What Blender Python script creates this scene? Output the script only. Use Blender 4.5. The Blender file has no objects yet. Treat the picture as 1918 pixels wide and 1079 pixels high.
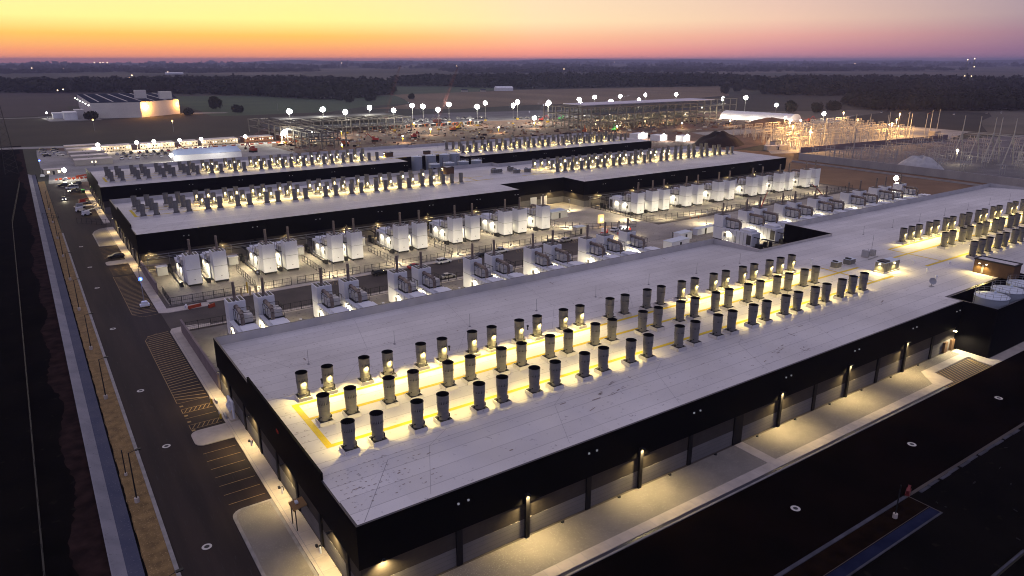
import bpy, math, random
import numpy as np
from mathutils import Vector, Matrix
random.seed(7)
S = bpy.context.scene
COL = S.collection
R = math.radians
def lin(r, g, b):
    f = lambda c: (c/255/12.92 if c/255 <= .04045 else ((c/255+.055)/1.055)**2.4)
    return (f(r), f(g), f(b), 1.0)

# ------------------------------------------------------------------ camera
PITCH, YAW = 17.794, 34.236
cam = bpy.data.cameras.new('camera'); co = bpy.data.objects.new('camera', cam); COL.objects.link(co)
cam.sensor_width = 36; cam.lens = 36*1332/1918; cam.clip_start = 1; cam.clip_end = 60000
co.location = (0, 0, 60); co.rotation_euler = (R(90-PITCH), 0, R(-YAW))
S.camera = co
# ------------------------------------------------------------------ sky (dusk): colour follows the compass bearing from the sunset and the height above the horizon
W = bpy.data.worlds.new('World'); S.world = W; W.use_nodes = True
nt = W.node_tree; nt.nodes.clear(); N = nt.nodes.new; L = nt.links.new
tc = N('ShaderNodeTexCoord'); sep = N('ShaderNodeSeparateXYZ'); L(tc.outputs['Generated'], sep.inputs[0])
def math_n(op, a, b=None, tree=None):
    t = tree or nt; n = t.nodes.new('ShaderNodeMath'); n.operation = op
    for i, v in enumerate((a, b)):
        if v is None: continue
        if isinstance(v, (int, float)): n.inputs[i].default_value = v
        else: t.links.new(v, n.inputs[i])
    return n.outputs[0]
elf = math_n('SQRT', math_n('MAXIMUM', sep.outputs['Z'], 0.0))
comb = N('ShaderNodeCombineXYZ'); L(sep.outputs['X'], comb.inputs[0]); L(sep.outputs['Y'], comb.inputs[1])
nrm = N('ShaderNodeVectorMath'); nrm.operation = 'NORMALIZE'; L(comb.outputs[0], nrm.inputs[0])
dot = N('ShaderNodeVectorMath'); dot.operation = 'DOT_PRODUCT'; L(nrm.outputs[0], dot.inputs[0])
dot.inputs[1].default_value = (math.sin(R(9)), math.cos(R(9)), 0)
ZEN = (161, 156, 180); HI = (162, 152, 174)
STOPS = (0, .105, .17, .22, .40, .70, 1.0)
SKY = [  # (cos of bearing, colours at the stops)
    (-.30, [(86, 88, 122), (92, 92, 126), (98, 97, 130), (104, 103, 134), (128, 126, 158), (160, 158, 192), ZEN]),
    (.479, [(118, 97, 132), (132, 103, 134), (148, 117, 138), (158, 138, 150), (165, 152, 172), HI, ZEN]),
    (.713, [(158, 120, 148), (204, 138, 147), (228, 166, 154), (236, 196, 172), (200, 180, 184), HI, ZEN]),
    (.891, [(238, 142, 138), (255, 160, 136), (253, 192, 148), (255, 224, 176), (235, 208, 188), HI, ZEN]),
    (.985, [(244, 142, 126), (255, 163, 112), (255, 198, 98), (255, 242, 150), (250, 226, 176), (180, 170, 190), ZEN])]
prev = None
for i, (c, cols) in enumerate(SKY):
    rp = N('ShaderNodeValToRGB'); e = rp.color_ramp.elements
    while len(e) < len(STOPS): e.new(.5)
    for k, (p, col) in enumerate(zip(STOPS, cols)): e[k].position = p; e[k].color = lin(*col)
    L(elf, rp.inputs[0])
    if prev is None: prev = rp.outputs[0]
    else:
        mr = N('ShaderNodeMapRange'); L(dot.outputs['Value'], mr.inputs[0])
        mr.inputs[1].default_value = SKY[i-1][0]; mr.inputs[2].default_value = c
        mx = N('ShaderNodeMix'); mx.data_type = 'RGBA'
        L(mr.outputs[0], mx.inputs['Factor']); L(prev, mx.inputs['A']); L(rp.outputs[0], mx.inputs['B']); prev = mx.outputs['Result']
bg = N('ShaderNodeBackground'); bg.inputs[1].default_value = 1.0; L(prev, bg.inputs[0])
wo = N('ShaderNodeOutputWorld'); L(bg.outputs[0], wo.inputs[0])
S.view_settings.view_transform = 'Standard'; S.view_settings.look = 'None'
S.view_settings.exposure = .16; S.view_settings.gamma = 1
S.cycles.use_denoising = True
S.cycles.max_bounces = 5; S.cycles.diffuse_bounces = 3; S.cycles.sample_clamp_indirect = 3
S.cycles.volume_bounces = 0
S.cycles.filter_width = 1.05

# ------------------------------------------------------------------ materials
MATS = {}
def mat(name, c, rough=.7, metal=0, c2=None, scale=.5, detail=4, lo=.35, hi=.65, bump=0, bscale=3, speck=None, spec=.3, stretch=None):
    m = bpy.data.materials.new(name); m.use_nodes = True; t = m.node_tree; p = t.nodes['Principled BSDF']
    p.inputs['Roughness'].default_value = rough; p.inputs['Metallic'].default_value = metal
    p.inputs['Specular IOR Level'].default_value = spec
    p.inputs['Base Color'].default_value = (*c, 1)
    if c2 or bump or speck:
        g = t.nodes.new('ShaderNodeNewGeometry'); src = g.outputs['Position']
        if stretch:
            vm = t.nodes.new('ShaderNodeVectorMath'); vm.operation = 'MULTIPLY'; t.links.new(src, vm.inputs[0]); vm.inputs[1].default_value = stretch; src = vm.outputs[0]
        col = None
        if c2:
            n = t.nodes.new('ShaderNodeTexNoise'); n.inputs['Scale'].default_value = scale; n.inputs['Detail'].default_value = detail
            t.links.new(src, n.inputs['Vector'])
            mr = t.nodes.new('ShaderNodeMapRange'); mr.inputs[1].default_value = lo; mr.inputs[2].default_value = hi; t.links.new(n.outputs[0], mr.inputs[0])
            mx = t.nodes.new('ShaderNodeMix'); mx.data_type = 'RGBA'; t.links.new(mr.outputs[0], mx.inputs['Factor'])
            mx.inputs['A'].default_value = (*c, 1); mx.inputs['B'].default_value = (*c2, 1); col = mx.outputs['Result']
        if speck:   # (scale, threshold, colour): grains of another colour
            n = t.nodes.new('ShaderNodeTexNoise'); n.inputs['Scale'].default_value = speck[0]; n.inputs['Detail'].default_value = 2
            t.links.new(src, n.inputs['Vector'])
            mr = t.nodes.new('ShaderNodeMapRange'); mr.inputs[1].default_value = speck[1]; mr.inputs[2].default_value = speck[1]+.08; t.links.new(n.outputs[0], mr.inputs[0])
            mx = t.nodes.new('ShaderNodeMix'); mx.data_type = 'RGBA'; t.links.new(mr.outputs[0], mx.inputs['Factor'])
            if col: t.links.new(col, mx.inputs['A'])
            else: mx.inputs['A'].default_value = (*c, 1)
            mx.inputs['B'].default_value = (*speck[2], 1); col = mx.outputs['Result']
        if col: t.links.new(col, p.inputs['Base Color'])
        if bump:
            n = t.nodes.new('ShaderNodeTexNoise'); n.inputs['Scale'].default_value = bscale; n.inputs['Detail'].default_value = 5
            t.links.new(src, n.inputs['Vector'])
            b = t.nodes.new('ShaderNodeBump'); b.inputs['Strength'].default_value = bump; t.links.new(n.outputs[0], b.inputs['Height']); t.links.new(b.outputs[0], p.inputs['Normal'])
    MATS[name] = m; return m
def emat(name, c, s, sample=False):
    m = bpy.data.materials.new(name); m.use_nodes = True; p = m.node_tree.nodes['Principled BSDF']
    p.inputs['Base Color'].default_value = (.5, .5, .5, 1)
    p.inputs['Emission Color'].default_value = (*c, 1); p.inputs['Emission Strength'].default_value = s
    m.cycles.emission_sampling = 'FRONT' if sample else 'NONE'
    MATS[name] = m; return m
mat('roof_membrane', (.53, .508, .495), .65, c2=(.70, .675, .66), scale=.05, detail=10, lo=.33, hi=.66, speck=(1.6, .655, (.40, .38, .38)))
mat('parapet_membrane', (.40, .39, .40), .65, c2=(.47, .46, .465), scale=.3, detail=6)  # darker than the roof sheet: shading of the upright faces is in the colour
mat('roof_seam', (.29, .28, .29), .8)
mat('roof_stain', (.26, .21, .19), .9)
mat('walk_yellow', (.62, .46, .02), .7, c2=(.55, .40, .03), scale=1.5)
mat('fascia_metal', (.004, .0037, .0044), .6, spec=.03)
mat('coping_metal', (.03, .028, .04), .4, spec=.4)
mat('panel_dark', (.036, .029, .025), .8, c2=(.046, .038, .032), scale=.5)
mat('panel_light', (.125, .118, .116), .85, c2=(.15, .14, .136), scale=.3, detail=6)
mat('pilaster_metal', (.012, .011, .012), .6, spec=.15)
mat('dark_metal', (.02, .02, .022), .5)
mat('steel_grey', (.07, .068, .068), .5, .3, c2=(.085, .08, .078), scale=1.2)
mat('fan_grey', (.14, .137, .135), .55, c2=(.17, .163, .157), scale=.9, stretch=(1, 1, 3))
mat('fan_inside', (.004, .004, .004), .9)  # near-black: the shade down the open stack is put into the colour
mat('unit_white', (.74, .75, .79), .5, c2=(.68, .69, .73), scale=.35, stretch=(1, 1, .4))
mat('rtu_grey', (.16, .155, .145), .5); mat('unit_cream', (.58, .56, .54), .5); mat('unit_grey', (.36, .36, .37), .55)
mat('pipe_steel', (.24, .195, .17), .45, .3, c2=(.17, .135, .115), scale=1.0)
mat('galvanised', (.30, .30, .31), .5, .4)
mat('asphalt', (.037, .0255, .0225), .78, spec=.15, c2=(.022, .0162, .0155), scale=.4, stretch=(1, .07, 1), detail=8, bump=.15, bscale=6, speck=(5, .63, (.038, .031, .031)))
mat('asphalt_yard', (.085, .068, .058), .85, c2=(.06, .048, .042), scale=.15, detail=6, speck=(4, .64, (.12, .10, .085)))
mat('asphalt_dimmed', (.007, .0040, .0030), .95, c2=(.0035, .0026, .0022), scale=.1, detail=5, spec=0)  # near-black copy of asphalt: the dim south side's gloom is in the colour
mat('concrete_walk', (.50, .44, .38), .85, c2=(.41, .36, .31), scale=.5, detail=5)
mat('court_slab_lit', (.40, .355, .30), .85, c2=(.27, .24, .205), scale=.1, detail=8, speck=(1.3, .64, (.16, .14, .12))); mat('concrete_slab', (.28, .25, .215), .85, c2=(.135, .12, .105), scale=.09, detail=9, speck=(1.1, .62, (.10, .09, .08)))  # court concrete paler than the yard's: lamplight put into its colour
mat('kerb', (.30, .28, .27), .85, c2=(.22, .21, .2), scale=.8)
mat('gravel_bed', (.235, .21, .178), .9, c2=(.18, .162, .138), scale=.22, detail=9, bump=.5, bscale=7, speck=(7, .58, (.34, .31, .27)))
mat('gravel_pale', (.33, .32, .31), .9, c2=(.22, .21, .2), scale=.05, detail=7, speck=(.8, .63, (.14, .13, .12)))
mat('gravel_grey', (.13, .125, .145), .9, c2=(.08, .077, .09), scale=.06, detail=7, speck=(.7, .63, (.2, .19, .215)))
mat('ditch_lining', (.035, .042, .085), .8, c2=(.055, .06, .10), scale=.25, detail=6, speck=(4, .62, (.09, .10, .14)))  # bluish skylight of the shaded bed is mixed into this colour
mat('ditch_dark', (.010, .013, .034), .9, spec=0, c2=(.018, .022, .05), scale=.3, detail=7); mat('kerb_dark', (.07, .07, .09), .9, c2=(.035, .035, .045), scale=.4); mat('ditch_slab', (.17, .17, .20), .85, c2=(.23, .225, .255), scale=.25, detail=6, speck=(3, .64, (.12, .12, .14)))  # ditch_dark, kerb_dark: ditch and kerb colours dimmed for south-side gloom
mat('mulch', (.235, .15, .06), .95, c2=(.13, .083, .034), scale=.7, detail=8, bump=.5, bscale=5, speck=(5, .6, (.33, .22, .10)))
mat('soil_red', (.032, .0185, .017), .95, spec=0, c2=(.013, .0085, .008), scale=.4, detail=7, bump=.5, bscale=2)
mat('rubble_dark', (.03, .028, .028), .9, spec=0); mat('soil_dim', (.014, .0075, .004), .97, spec=0, c2=(.006, .0035, .0025), scale=.5, detail=7); mat('soil_black', (.004, .0036, .0034), .97, c2=(.007, .0058, .005), scale=.12, detail=8, bump=.5, bscale=1, spec=0, speck=(.5, .66, (.014, .012, .009)))  # rubble_dark, soil_dim: colours dimmed to stand in for south-side gloom
mat('soil_site', (.15, .085, .062), .95, c2=(.065, .036, .028), scale=.035, detail=8, bump=.6, bscale=.6, speck=(.22, .6, (.17, .12, .09)))
mat('soil_orange', (.21, .125, .07), .95, c2=(.14, .08, .045), scale=.05, detail=7)
mat('mound_soil', (.016, .010, .008), .97, c2=(.03, .018, .014), scale=.3, bump=.6, bscale=1)
mat('sand', (.5, .49, .49), .95, c2=(.42, .41, .41), scale=.5)
mat('field_tan', (.20, .14, .085), .95, c2=(.13, .092, .056), scale=.012, detail=8, stretch=(1, .25, 1), speck=(.25, .6, (.12, .095, .06)))
mat('field_green', (.052, .085, .040), .95, c2=(.032, .056, .028), scale=.015, detail=8, stretch=(.3, 1, 1))
mat('field_dark', (.030, .026, .018), .95, c2=(.020, .018, .013), scale=.02, detail=8)
mat('field_purple', (.05, .035, .038), .95, c2=(.035, .026, .028), scale=.01, detail=8, stretch=(.3, 1, 1))
mat('field_soil', (.018, .014, .010), .95, c2=(.030, .024, .016), scale=.02, detail=8)
mat('leaf', (.011, .013, .009), .9, c2=(.022, .024, .014), scale=.06, detail=6, spec=.1)
mat('bark', (.03, .024, .018), .95)
mat('line_tan', (.34, .23, .10), .8, c2=(.22, .15, .07), scale=1.5)
mat('line_white', (.5, .47, .42), .8)
mat('ring_white', (.55, .52, .48), .8)
mat('fence_black', (.012, .012, .013), .5)
mat('car_black', (.006, .007, .012), .2, spec=.6); mat('car_white', (.70, .70, .70), .25, spec=.5); mat('car_silver', (.42, .40, .38), .3, .4)
mat('car_red', (.35, .02, .015), .25, spec=.5); mat('car_grey', (.06, .06, .065), .25, spec=.5); mat('car_glass', (.01, .012, .015), .08, spec=.6); mat('tyre', (.01, .01, .01), .9)
mat('machine_orange', (.38, .09, .02), .5); mat('machine_red', (.30, .025, .018), .5); mat('machine_green', (.05, .30, .08), .5); mat('machine_yellow', (.55, .36, .02), .5)
mat('crane_red', (.16, .02, .02), .6); mat('crane_dark', (.075, .018, .016), .6); mat('barrier_red', (.36, .06, .025), .6); mat('toilet_blue', (.02, .07, .42), .5)
mat('trailer_wall', (.42, .38, .33), .7); mat('trailer_roof', (.62, .56, .52), .6); mat('trailer_brown', (.17, .075, .045), .75)
mat('tent_white', (.78, .78, .80), .6); mat('tent_blue', (.42, .50, .66), .6)
mat('shed_wall', (.62, .59, .57), .7, c2=(.54, .51, .50), scale=.06); mat('shed_roof', (.028, .034, .055), .95, spec=0); mat('shed_strip', (.45, .43, .44), .6)
mat('frame_steel', (.135, .125, .115), .6); mat('deck', (.05, .05, .06), .8); mat('deck_white', (.62, .58, .62), .7)
mat('precast', (.38, .36, .36), .85, c2=(.30, .285, .29), scale=.15, stretch=(1, 1, .3))
mat('yard_wall', (.20, .155, .16), .85, c2=(.16, .125, .13), scale=.3)
mat('penthouse_brown', (.13, .075, .04), .7, c2=(.11, .062, .034), scale=1)
mat('tank_steel', (.42, .46, .52), .4, .3); mat('tank_lid', (.55, .62, .70), .4, .2)
mat('skin', (.4, .25, .18), .6); mat('cloth_dark', (.02, .02, .03), .8); mat('vest', (.6, .35, .03), .7)
mat('wood_post', (.42, .33, .2), .8); mat('brown_box', (.25, .14, .05), .7)
mat('mast_grey', (.34, .335, .33), .5); emat('glow_warm', (1, .84, .50), 9); emat('glow_white', (1, .96, .84), 14); emat('glow_flood', (1, .95, .74), 135, True)
emat('glow_sodium', (1, .55, .14), 2.2); emat('glow_window', (1, .85, .55), 2.2); emat('glow_blue', (.03, .12, 1), 2.6); emat('glow_dot', (.9, .92, 1), .09)
emat('glow_town', (1, .72, .42), 5); emat('glow_heat', (1, .55, .10), 1.1)

# ------------------------------------------------------------------ mesh helpers
class MB:
    def __init__(s): s.v = []; s.f = []; s.m = []
    def face(s, pts, m=0):
        b = len(s.v); s.v += [tuple(p) for p in pts]; s.f.append(tuple(range(b, b+len(pts)))); s.m.append(m); return s
    def box(s, x0, x1, y0, y1, z0, z1, m=0):
        b = len(s.v)
        s.v += [(x0, y0, z0), (x1, y0, z0), (x1, y1, z0), (x0, y1, z0), (x0, y0, z1), (x1, y0, z1), (x1, y1, z1), (x0, y1, z1)]
        for q in ((3, 2, 1, 0), (4, 5, 6, 7), (0, 1, 5, 4), (1, 2, 6, 5), (2, 3, 7, 6), (3, 0, 4, 7)): s.f.append(tuple(b+i for i in q)); s.m.append(m)
        return s
    def obox(s, cx, cy, z0, lx, ly, h, a=0, m=0):
        c, sn = math.cos(a), math.sin(a); b = len(s.v)
        for z in (z0, z0+h):
            for dx, dy in ((-lx/2, -ly/2), (lx/2, -ly/2), (lx/2, ly/2), (-lx/2, ly/2)): s.v.append((cx+dx*c-dy*sn, cy+dx*sn+dy*c, z))
        for q in ((3, 2, 1, 0), (4, 5, 6, 7), (0, 1, 5, 4), (1, 2, 6, 5), (2, 3, 7, 6), (3, 0, 4, 7)): s.f.append(tuple(b+i for i in q)); s.m.append(m)
        return s
    def prism(s, poly, z0, z1, m=0, mt=None):
        n = len(poly); b = len(s.v)
        s.v += [(x, y, z0) for x, y in poly]+[(x, y, z1) for x, y in poly]
        s.f.append(tuple(b+i for i in range(n-1, -1, -1))); s.m.append(m)
        s.f.append(tuple(b+n+i for i in range(n))); s.m.append(m if mt is None else mt)
        for i in range(n): j = (i+1) % n; s.f.append((b+i, b+j, b+n+j, b+n+i)); s.m.append(m)
        return s
    def sheet(s, poly, z, m=0): return s.face([(x, y, z) for x, y in poly], m)
    def rect(s, x0, x1, y0, y1, z, m=0): return s.face([(x0, y0, z), (x1, y0, z), (x1, y1, z), (x0, y1, z)], m)
    def cyl(s, p, q, r0, r1=None, n=10, m=0, caps=True):
        p, q = Vector(p), Vector(q); r1 = r0 if r1 is None else r1
        d = (q-p).normalized(); u = d.orthogonal().normalized(); w = d.cross(u); b = len(s.v)
        for c, r in ((p, r0), (q, r1)):
            for i in range(n): a = 2*math.pi*i/n; s.v.append(tuple(c+(u*math.cos(a)+w*math.sin(a))*r))
        for i in range(n): j = (i+1) % n; s.f.append((b+i, b+j, b+n+j, b+n+i)); s.m.append(m)
        if caps: s.f.append(tuple(b+i for i in range(n-1, -1, -1))); s.m.append(m); s.f.append(tuple(b+n+i for i in range(n))); s.m.append(m)
        return s
    def bar(s, p, q, w, m=0): return s.cyl(p, q, w*.7, n=4, m=m)
    def lathe(s, cx, cy, prof, n=16, m=0):
        b = len(s.v)
        for r, z in prof:
            for i in range(n): a = 2*math.pi*i/n; s.v.append((cx+r*math.cos(a), cy+r*math.sin(a), z))
        for k in range(len(prof)-1):
            for i in range(n):
                j = (i+1) % n; s.f.append((b+k*n+i, b+k*n+j, b+(k+1)*n+j, b+(k+1)*n+i)); s.m.append(m)
        return s
    def disc(s, cx, cy, r, z, n=16, m=0): return s.face([(cx+r*math.cos(2*math.pi*i/n), cy+r*math.sin(2*math.pi*i/n), z) for i in range(n)], m)
    def ball(s, c, r, m=0, nu=10, nv=6):
        prof = [(max(1e-3, r*math.sin(math.pi*k/nv)), c[2]-r*math.cos(math.pi*k/nv)) for k in range(nv+1)]
        return s.lathe(c[0], c[1], prof, nu, m)
    def mesh(s, name, mats, smooth=False):
        me = bpy.data.meshes.new(name); me.from_pydata(s.v, [], s.f)
        for x in (mats if isinstance(mats, (list, tuple)) else [mats]): me.materials.append(MATS[x] if isinstance(x, str) else x)
        me.polygons.foreach_set('material_index', s.m)
        if smooth:
            me.polygons.foreach_set('use_smooth', [True]*len(s.f))
            try: me.set_sharp_from_angle(angle=R(40))
            except Exception: pass
        me.update(); return me
    def build(s, name, mats, parent=None, loc=None, rz=0, smooth=False):
        o = bpy.data.objects.new(name, s.mesh(name, mats, smooth)); COL.objects.link(o)
        if parent: o.parent = parent
        if loc: o.location = loc
        if rz: o.rotation_euler = (0, 0, rz)
        return o
def thing(name, label, cat, loc=(0, 0, 0), rz=0, group=None):
    o = bpy.data.objects.new(name, None); o.empty_display_size = .3; COL.objects.link(o); o.location = loc; o.rotation_euler = (0, 0, rz)
    o['label'] = label; o['category'] = cat
    if group: o['group'] = group
    return o
def tag(o, label, cat, group=None):
    o['label'] = label; o['category'] = cat
    if group: o['group'] = group
    return o
def kind(o, k='structure', label=None):
    o['kind'] = k
    if label: o['label'] = label
    return o
KIDS = {}
def dup(root, loc, rz=None, label=None, group=None):
    if root.name not in KIDS: KIDS[root.name] = [(c, list(c.children)) for c in root.children]
    r = root.copy(); COL.objects.link(r); r.location = loc
    if rz is not None: r.rotation_euler = (0, 0, rz)
    if label: r['label'] = label
    if group: r['group'] = group
    for ch, gs in KIDS[root.name]:
        c = ch.copy(); COL.objects.link(c); c.parent = r
        for g in gs: d = g.copy(); COL.objects.link(d); d.parent = c
    return r
LDATA = {}
def lamp(parent, loc, power, color=(1, .82, .5), aim=(0, 0, -1), size=150, blend=.7, rad=.08, typ='SPOT'):
    k = (typ, power, color, size, rad)
    if k not in LDATA:
        l = bpy.data.lights.new('lamp_light', typ); l.energy = power; l.color = color; l.shadow_soft_size = rad
        if typ == 'SPOT': l.spot_size = R(size); l.spot_blend = blend
        LDATA[k] = l
    o = bpy.data.objects.new('lamp_light', LDATA[k]); COL.objects.link(o); o.location = loc; o.parent = parent
    if typ == 'SPOT': o.rotation_euler = Vector(aim).to_track_quat('-Z', 'Y').to_euler()
    return o
ORD = ['', 'first', 'second', 'third', 'fourth', 'fifth', 'sixth', 'seventh', 'eighth', 'ninth', 'tenth', 'eleventh', 'twelfth', 'thirteenth', 'fourteenth', 'fifteenth', 'sixteenth', 'seventeenth', 'eighteenth', 'nineteenth', 'twentieth']
WARM = (1, .76, .25); NEUT = (1, .85, .52); COOL = (1, .95, .82); SOD = (1, .43, .08)
def rounded(x0, x1, y0, y1, r, corners='abcd', n=5):   # a=SW b=SE c=NE d=NW
    out = []
    for k, cx, cy, a0 in (('a', x0+r, y0+r, 180), ('b', x1-r, y0+r, 270), ('c', x1-r, y1-r, 0), ('d', x0+r, y1-r, 90)):
        if k in corners: out += [(cx+r*math.cos(R(a0+90*i/n)), cy+r*math.sin(R(a0+90*i/n))) for i in range(n+1)]
        else: out.append({'a': (x0, y0), 'b': (x1, y0), 'c': (x1, y1), 'd': (x0, y1)}[k])
    return out

# ------------------------------------------------------------------ ground, fields, roads
gm = mat('ground_far', (.03, .03, .03), .95)
t = gm.node_tree; p = t.nodes['Principled BSDF']; g = t.nodes.new('ShaderNodeNewGeometry')
vo = t.nodes.new('ShaderNodeTexVoronoi'); vo.inputs['Scale'].default_value = .0022; t.links.new(g.outputs['Position'], vo.inputs['Vector'])
rp = t.nodes.new('ShaderNodeValToRGB'); sp = t.nodes.new('ShaderNodeSeparateColor'); t.links.new(vo.outputs['Color'], sp.inputs[0]); t.links.new(sp.outputs[0], rp.inputs[0])
e = rp.color_ramp.elements; e[0].color = (.03, .034, .025, 1); e[1].color = (.20, .17, .13, 1); e[1].position = 1  # tones lightened so that distant haze is partly in the ground colour
for q, c in ((.35, (.05, .054, .036, 1)), (.6, (.085, .085, .056, 1)), (.8, (.13, .11, .08, 1))): x = e.new(q); x.color = c
no = t.nodes.new('ShaderNodeTexNoise'); no.inputs['Scale'].default_value = .02; no.inputs['Detail'].default_value = 8; t.links.new(g.outputs['Position'], no.inputs['Vector'])
mx = t.nodes.new('ShaderNodeMix'); mx.data_type = 'RGBA'; mx.blend_type = 'MULTIPLY'; mx.inputs['Factor'].default_value = .8
t.links.new(rp.outputs[0], mx.inputs['A']); t.links.new(no.outputs[0], mx.inputs['B']); t.links.new(mx.outputs['Result'], p.inputs['Base Color'])
b = MB(); b.face([(17000*math.cos(2*math.pi*i/96), 17000*math.sin(2*math.pi*i/96), -.12) for i in range(96)]); kind(b.build('ground', 'ground_far'))
def sheet(name, m, polys, z):
    b = MB()
    for q in polys: b.sheet(q, z)
    return kind(b.build(name, m))
rc = lambda x0, x1, y0, y1: [(x0, y0), (x1, y0), (x1, y1), (x0, y1)]
def wavy(poly, step=25, amp=6, seed=1):
    rnd = random.Random(seed); out = []
    for (x0, y0), (x1, y1) in zip(poly, poly[1:]+poly[:1]):
        d = math.hypot(x1-x0, y1-y0); n = max(1, int(d/step))
        for i in range(n):
            k = 0 if i == 0 else amp; out.append((x0+(x1-x0)*i/n+rnd.uniform(-k, k), y0+(y1-y0)*i/n+rnd.uniform(-k, k)))
    return out
sheet('field', 'field_soil', [wavy([(-900, 520), (-14, 640), (170, 612), (215, 690), (330, 860), (160, 1000), (-900, 900)], 40, 8)], -.06)
sheet('field', 'field_purple', [wavy([(-900, 905), (60, 985), (60, 1160), (290, 1330), (230, 1480), (110, 1690), (-900, 1700)], 60, 6)], -.05)
sheet('field', 'field_green', [wavy([(182, 862), (312, 852), (395, 930), (470, 960), (580, 1215), (400, 1130), (352, 1300), (165, 1420), (190, 1000)], 40, 6, 2)], -.04)
sheet('field', 'field_tan', [wavy([(380, 880), (470, 812), (590, 830), (780, 800), (1049, 860), (1390, 1175), (870, 1275), (770, 1235), (565, 1215), (480, 960)], 50, 6, 3)], -.03)
sheet('field', 'field_green', [wavy([(575, 1225), (760, 1240), (850, 1304), (951, 1462), (727, 1600)], 50, 6, 4)], -.035)
sheet('field', 'field_soil', [wavy([(620, 610), (1000, 470), (1320, 690), (1156, 856), (1049, 878), (800, 790), (620, 720)], 60, 8, 5), wavy([(480, 285), (700, 290), (960, 400), (900, 490), (640, 420)], 60, 8, 6)], -.045)
sheet('soil', 'soil_black', [wavy([(-500, 10), (-.4, 10), (-.4, 640), (-500, 560)], 20, .3)], -.02)
rn = random.Random(5)
sheet('soil', 'soil_red', [[(0.1, 620), (0.1, 40)]+[(-1.9-.5*math.sin(y*.21)-.6*math.sin(y*.057+1)-.5*rn.random()-1.5/(1+math.exp(-(abs(((y+20) % 97)-48)-26)*.4)), y) for y in np.arange(40, 620, 1.1)]], -.01)
sheet('construction_ground', 'soil_site', [wavy([(10, 400), (420, 330), (700, 380), (720, 620), (330, 655), (200, 700), (160, 620), (10, 610)], 30, 4, 7)], -.01)
sheet('parking_lot', 'gravel_grey', [wavy([(200, 645), (330, 640), (690, 600), (700, 690), (430, 760), (260, 720)], 30, 3, 8)], .02)
sheet('parking_lot', 'gravel_pale', [wavy([(8, 430), (160, 400), (150, 530), (160, 562), (45, 566), (8, 600)], 30, 2, 9)], .02)
sheet('dirt_track', 'gravel_pale', [wavy([(470, 400), (560, 395), (700, 430), (800, 470), (690, 450), (560, 425), (480, 430)], 25, 2, 10), wavy([(-20, 620), (45, 600), (176, 590), (176, 600), (45, 612), (-20, 634)], 25, 1.5, 11)], .02)
sheet('substation_ground', 'gravel_pale', [[(414, 300), (436, 291), (606, 278), (690, 300), (700, 380), (560, 405), (446, 330)]], .03)
sheet('substation_ground', 'gravel_grey', [[(409, 272), (434, 291), (600, 277), (760, 250), (700, 100), (414, 100)]], .025)
sheet('dirt_strip', 'soil_orange', [[(334, 120), (404, 120), (402, 262), (430, 290), (412, 330), (350, 345), (334, 300)]], .02)
sheet('site_pavement', 'asphalt_yard', [rc(7, 334, 36, 402)], 0)
sheet('service_road', 'asphalt', [rc(7.1, 21.4, 20, 430)], .006)
sheet('service_road', 'asphalt_dimmed', [rc(15.4, 420, 41.4, 55.5)], .008)
sheet('service_road', 'asphalt_yard', [rc(21.4, 160, 171.6, 188.4)], .006)  # lighter mix than the west road stands in for lamplight here
sheet('mulch_strip', 'mulch', [[(3.7+.05*math.sin(y*.9)+.04*math.sin(y*2.3), y) for y in np.arange(20, 440, 1.3)][::-1]+[(6.6, 20), (6.6, 440)][0:2]], .06)
sheet('mulch_strip', 'soil_dim', [rc(7, 97, 38.1, 40.9)], .02)
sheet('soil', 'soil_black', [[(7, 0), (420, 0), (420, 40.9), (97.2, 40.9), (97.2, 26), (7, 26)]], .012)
# ditch beside the road: a sloping slab and a lined bed
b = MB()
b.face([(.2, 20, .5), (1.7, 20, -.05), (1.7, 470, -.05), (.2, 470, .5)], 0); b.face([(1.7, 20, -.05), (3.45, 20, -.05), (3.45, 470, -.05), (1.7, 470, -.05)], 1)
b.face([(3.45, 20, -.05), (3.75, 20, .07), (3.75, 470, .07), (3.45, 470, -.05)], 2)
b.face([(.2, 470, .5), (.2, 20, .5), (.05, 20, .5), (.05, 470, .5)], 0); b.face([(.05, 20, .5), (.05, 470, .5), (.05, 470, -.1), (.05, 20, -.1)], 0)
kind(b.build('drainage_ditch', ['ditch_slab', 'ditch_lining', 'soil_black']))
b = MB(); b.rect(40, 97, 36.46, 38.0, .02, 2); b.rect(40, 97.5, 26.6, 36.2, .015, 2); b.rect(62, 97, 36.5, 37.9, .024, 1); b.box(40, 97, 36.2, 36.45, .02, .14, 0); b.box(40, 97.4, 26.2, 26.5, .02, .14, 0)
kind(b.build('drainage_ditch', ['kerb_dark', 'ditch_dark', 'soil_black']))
# kerbs
b = MB(); b.box(6.6, 7.1, 20, 300, -.02, .14)
for y in range(20, 300, 6): b.box(6.59, 7.11, y-.02, y+.02, -.02, .143, 1)
kind(b.build('kerb', ['kerb', 'roof_seam']))
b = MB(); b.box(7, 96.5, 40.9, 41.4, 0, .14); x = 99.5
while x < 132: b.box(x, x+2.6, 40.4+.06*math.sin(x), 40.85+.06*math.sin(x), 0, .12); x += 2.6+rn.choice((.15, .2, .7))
kind(b.build('kerb', ['kerb_dark']))
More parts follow.
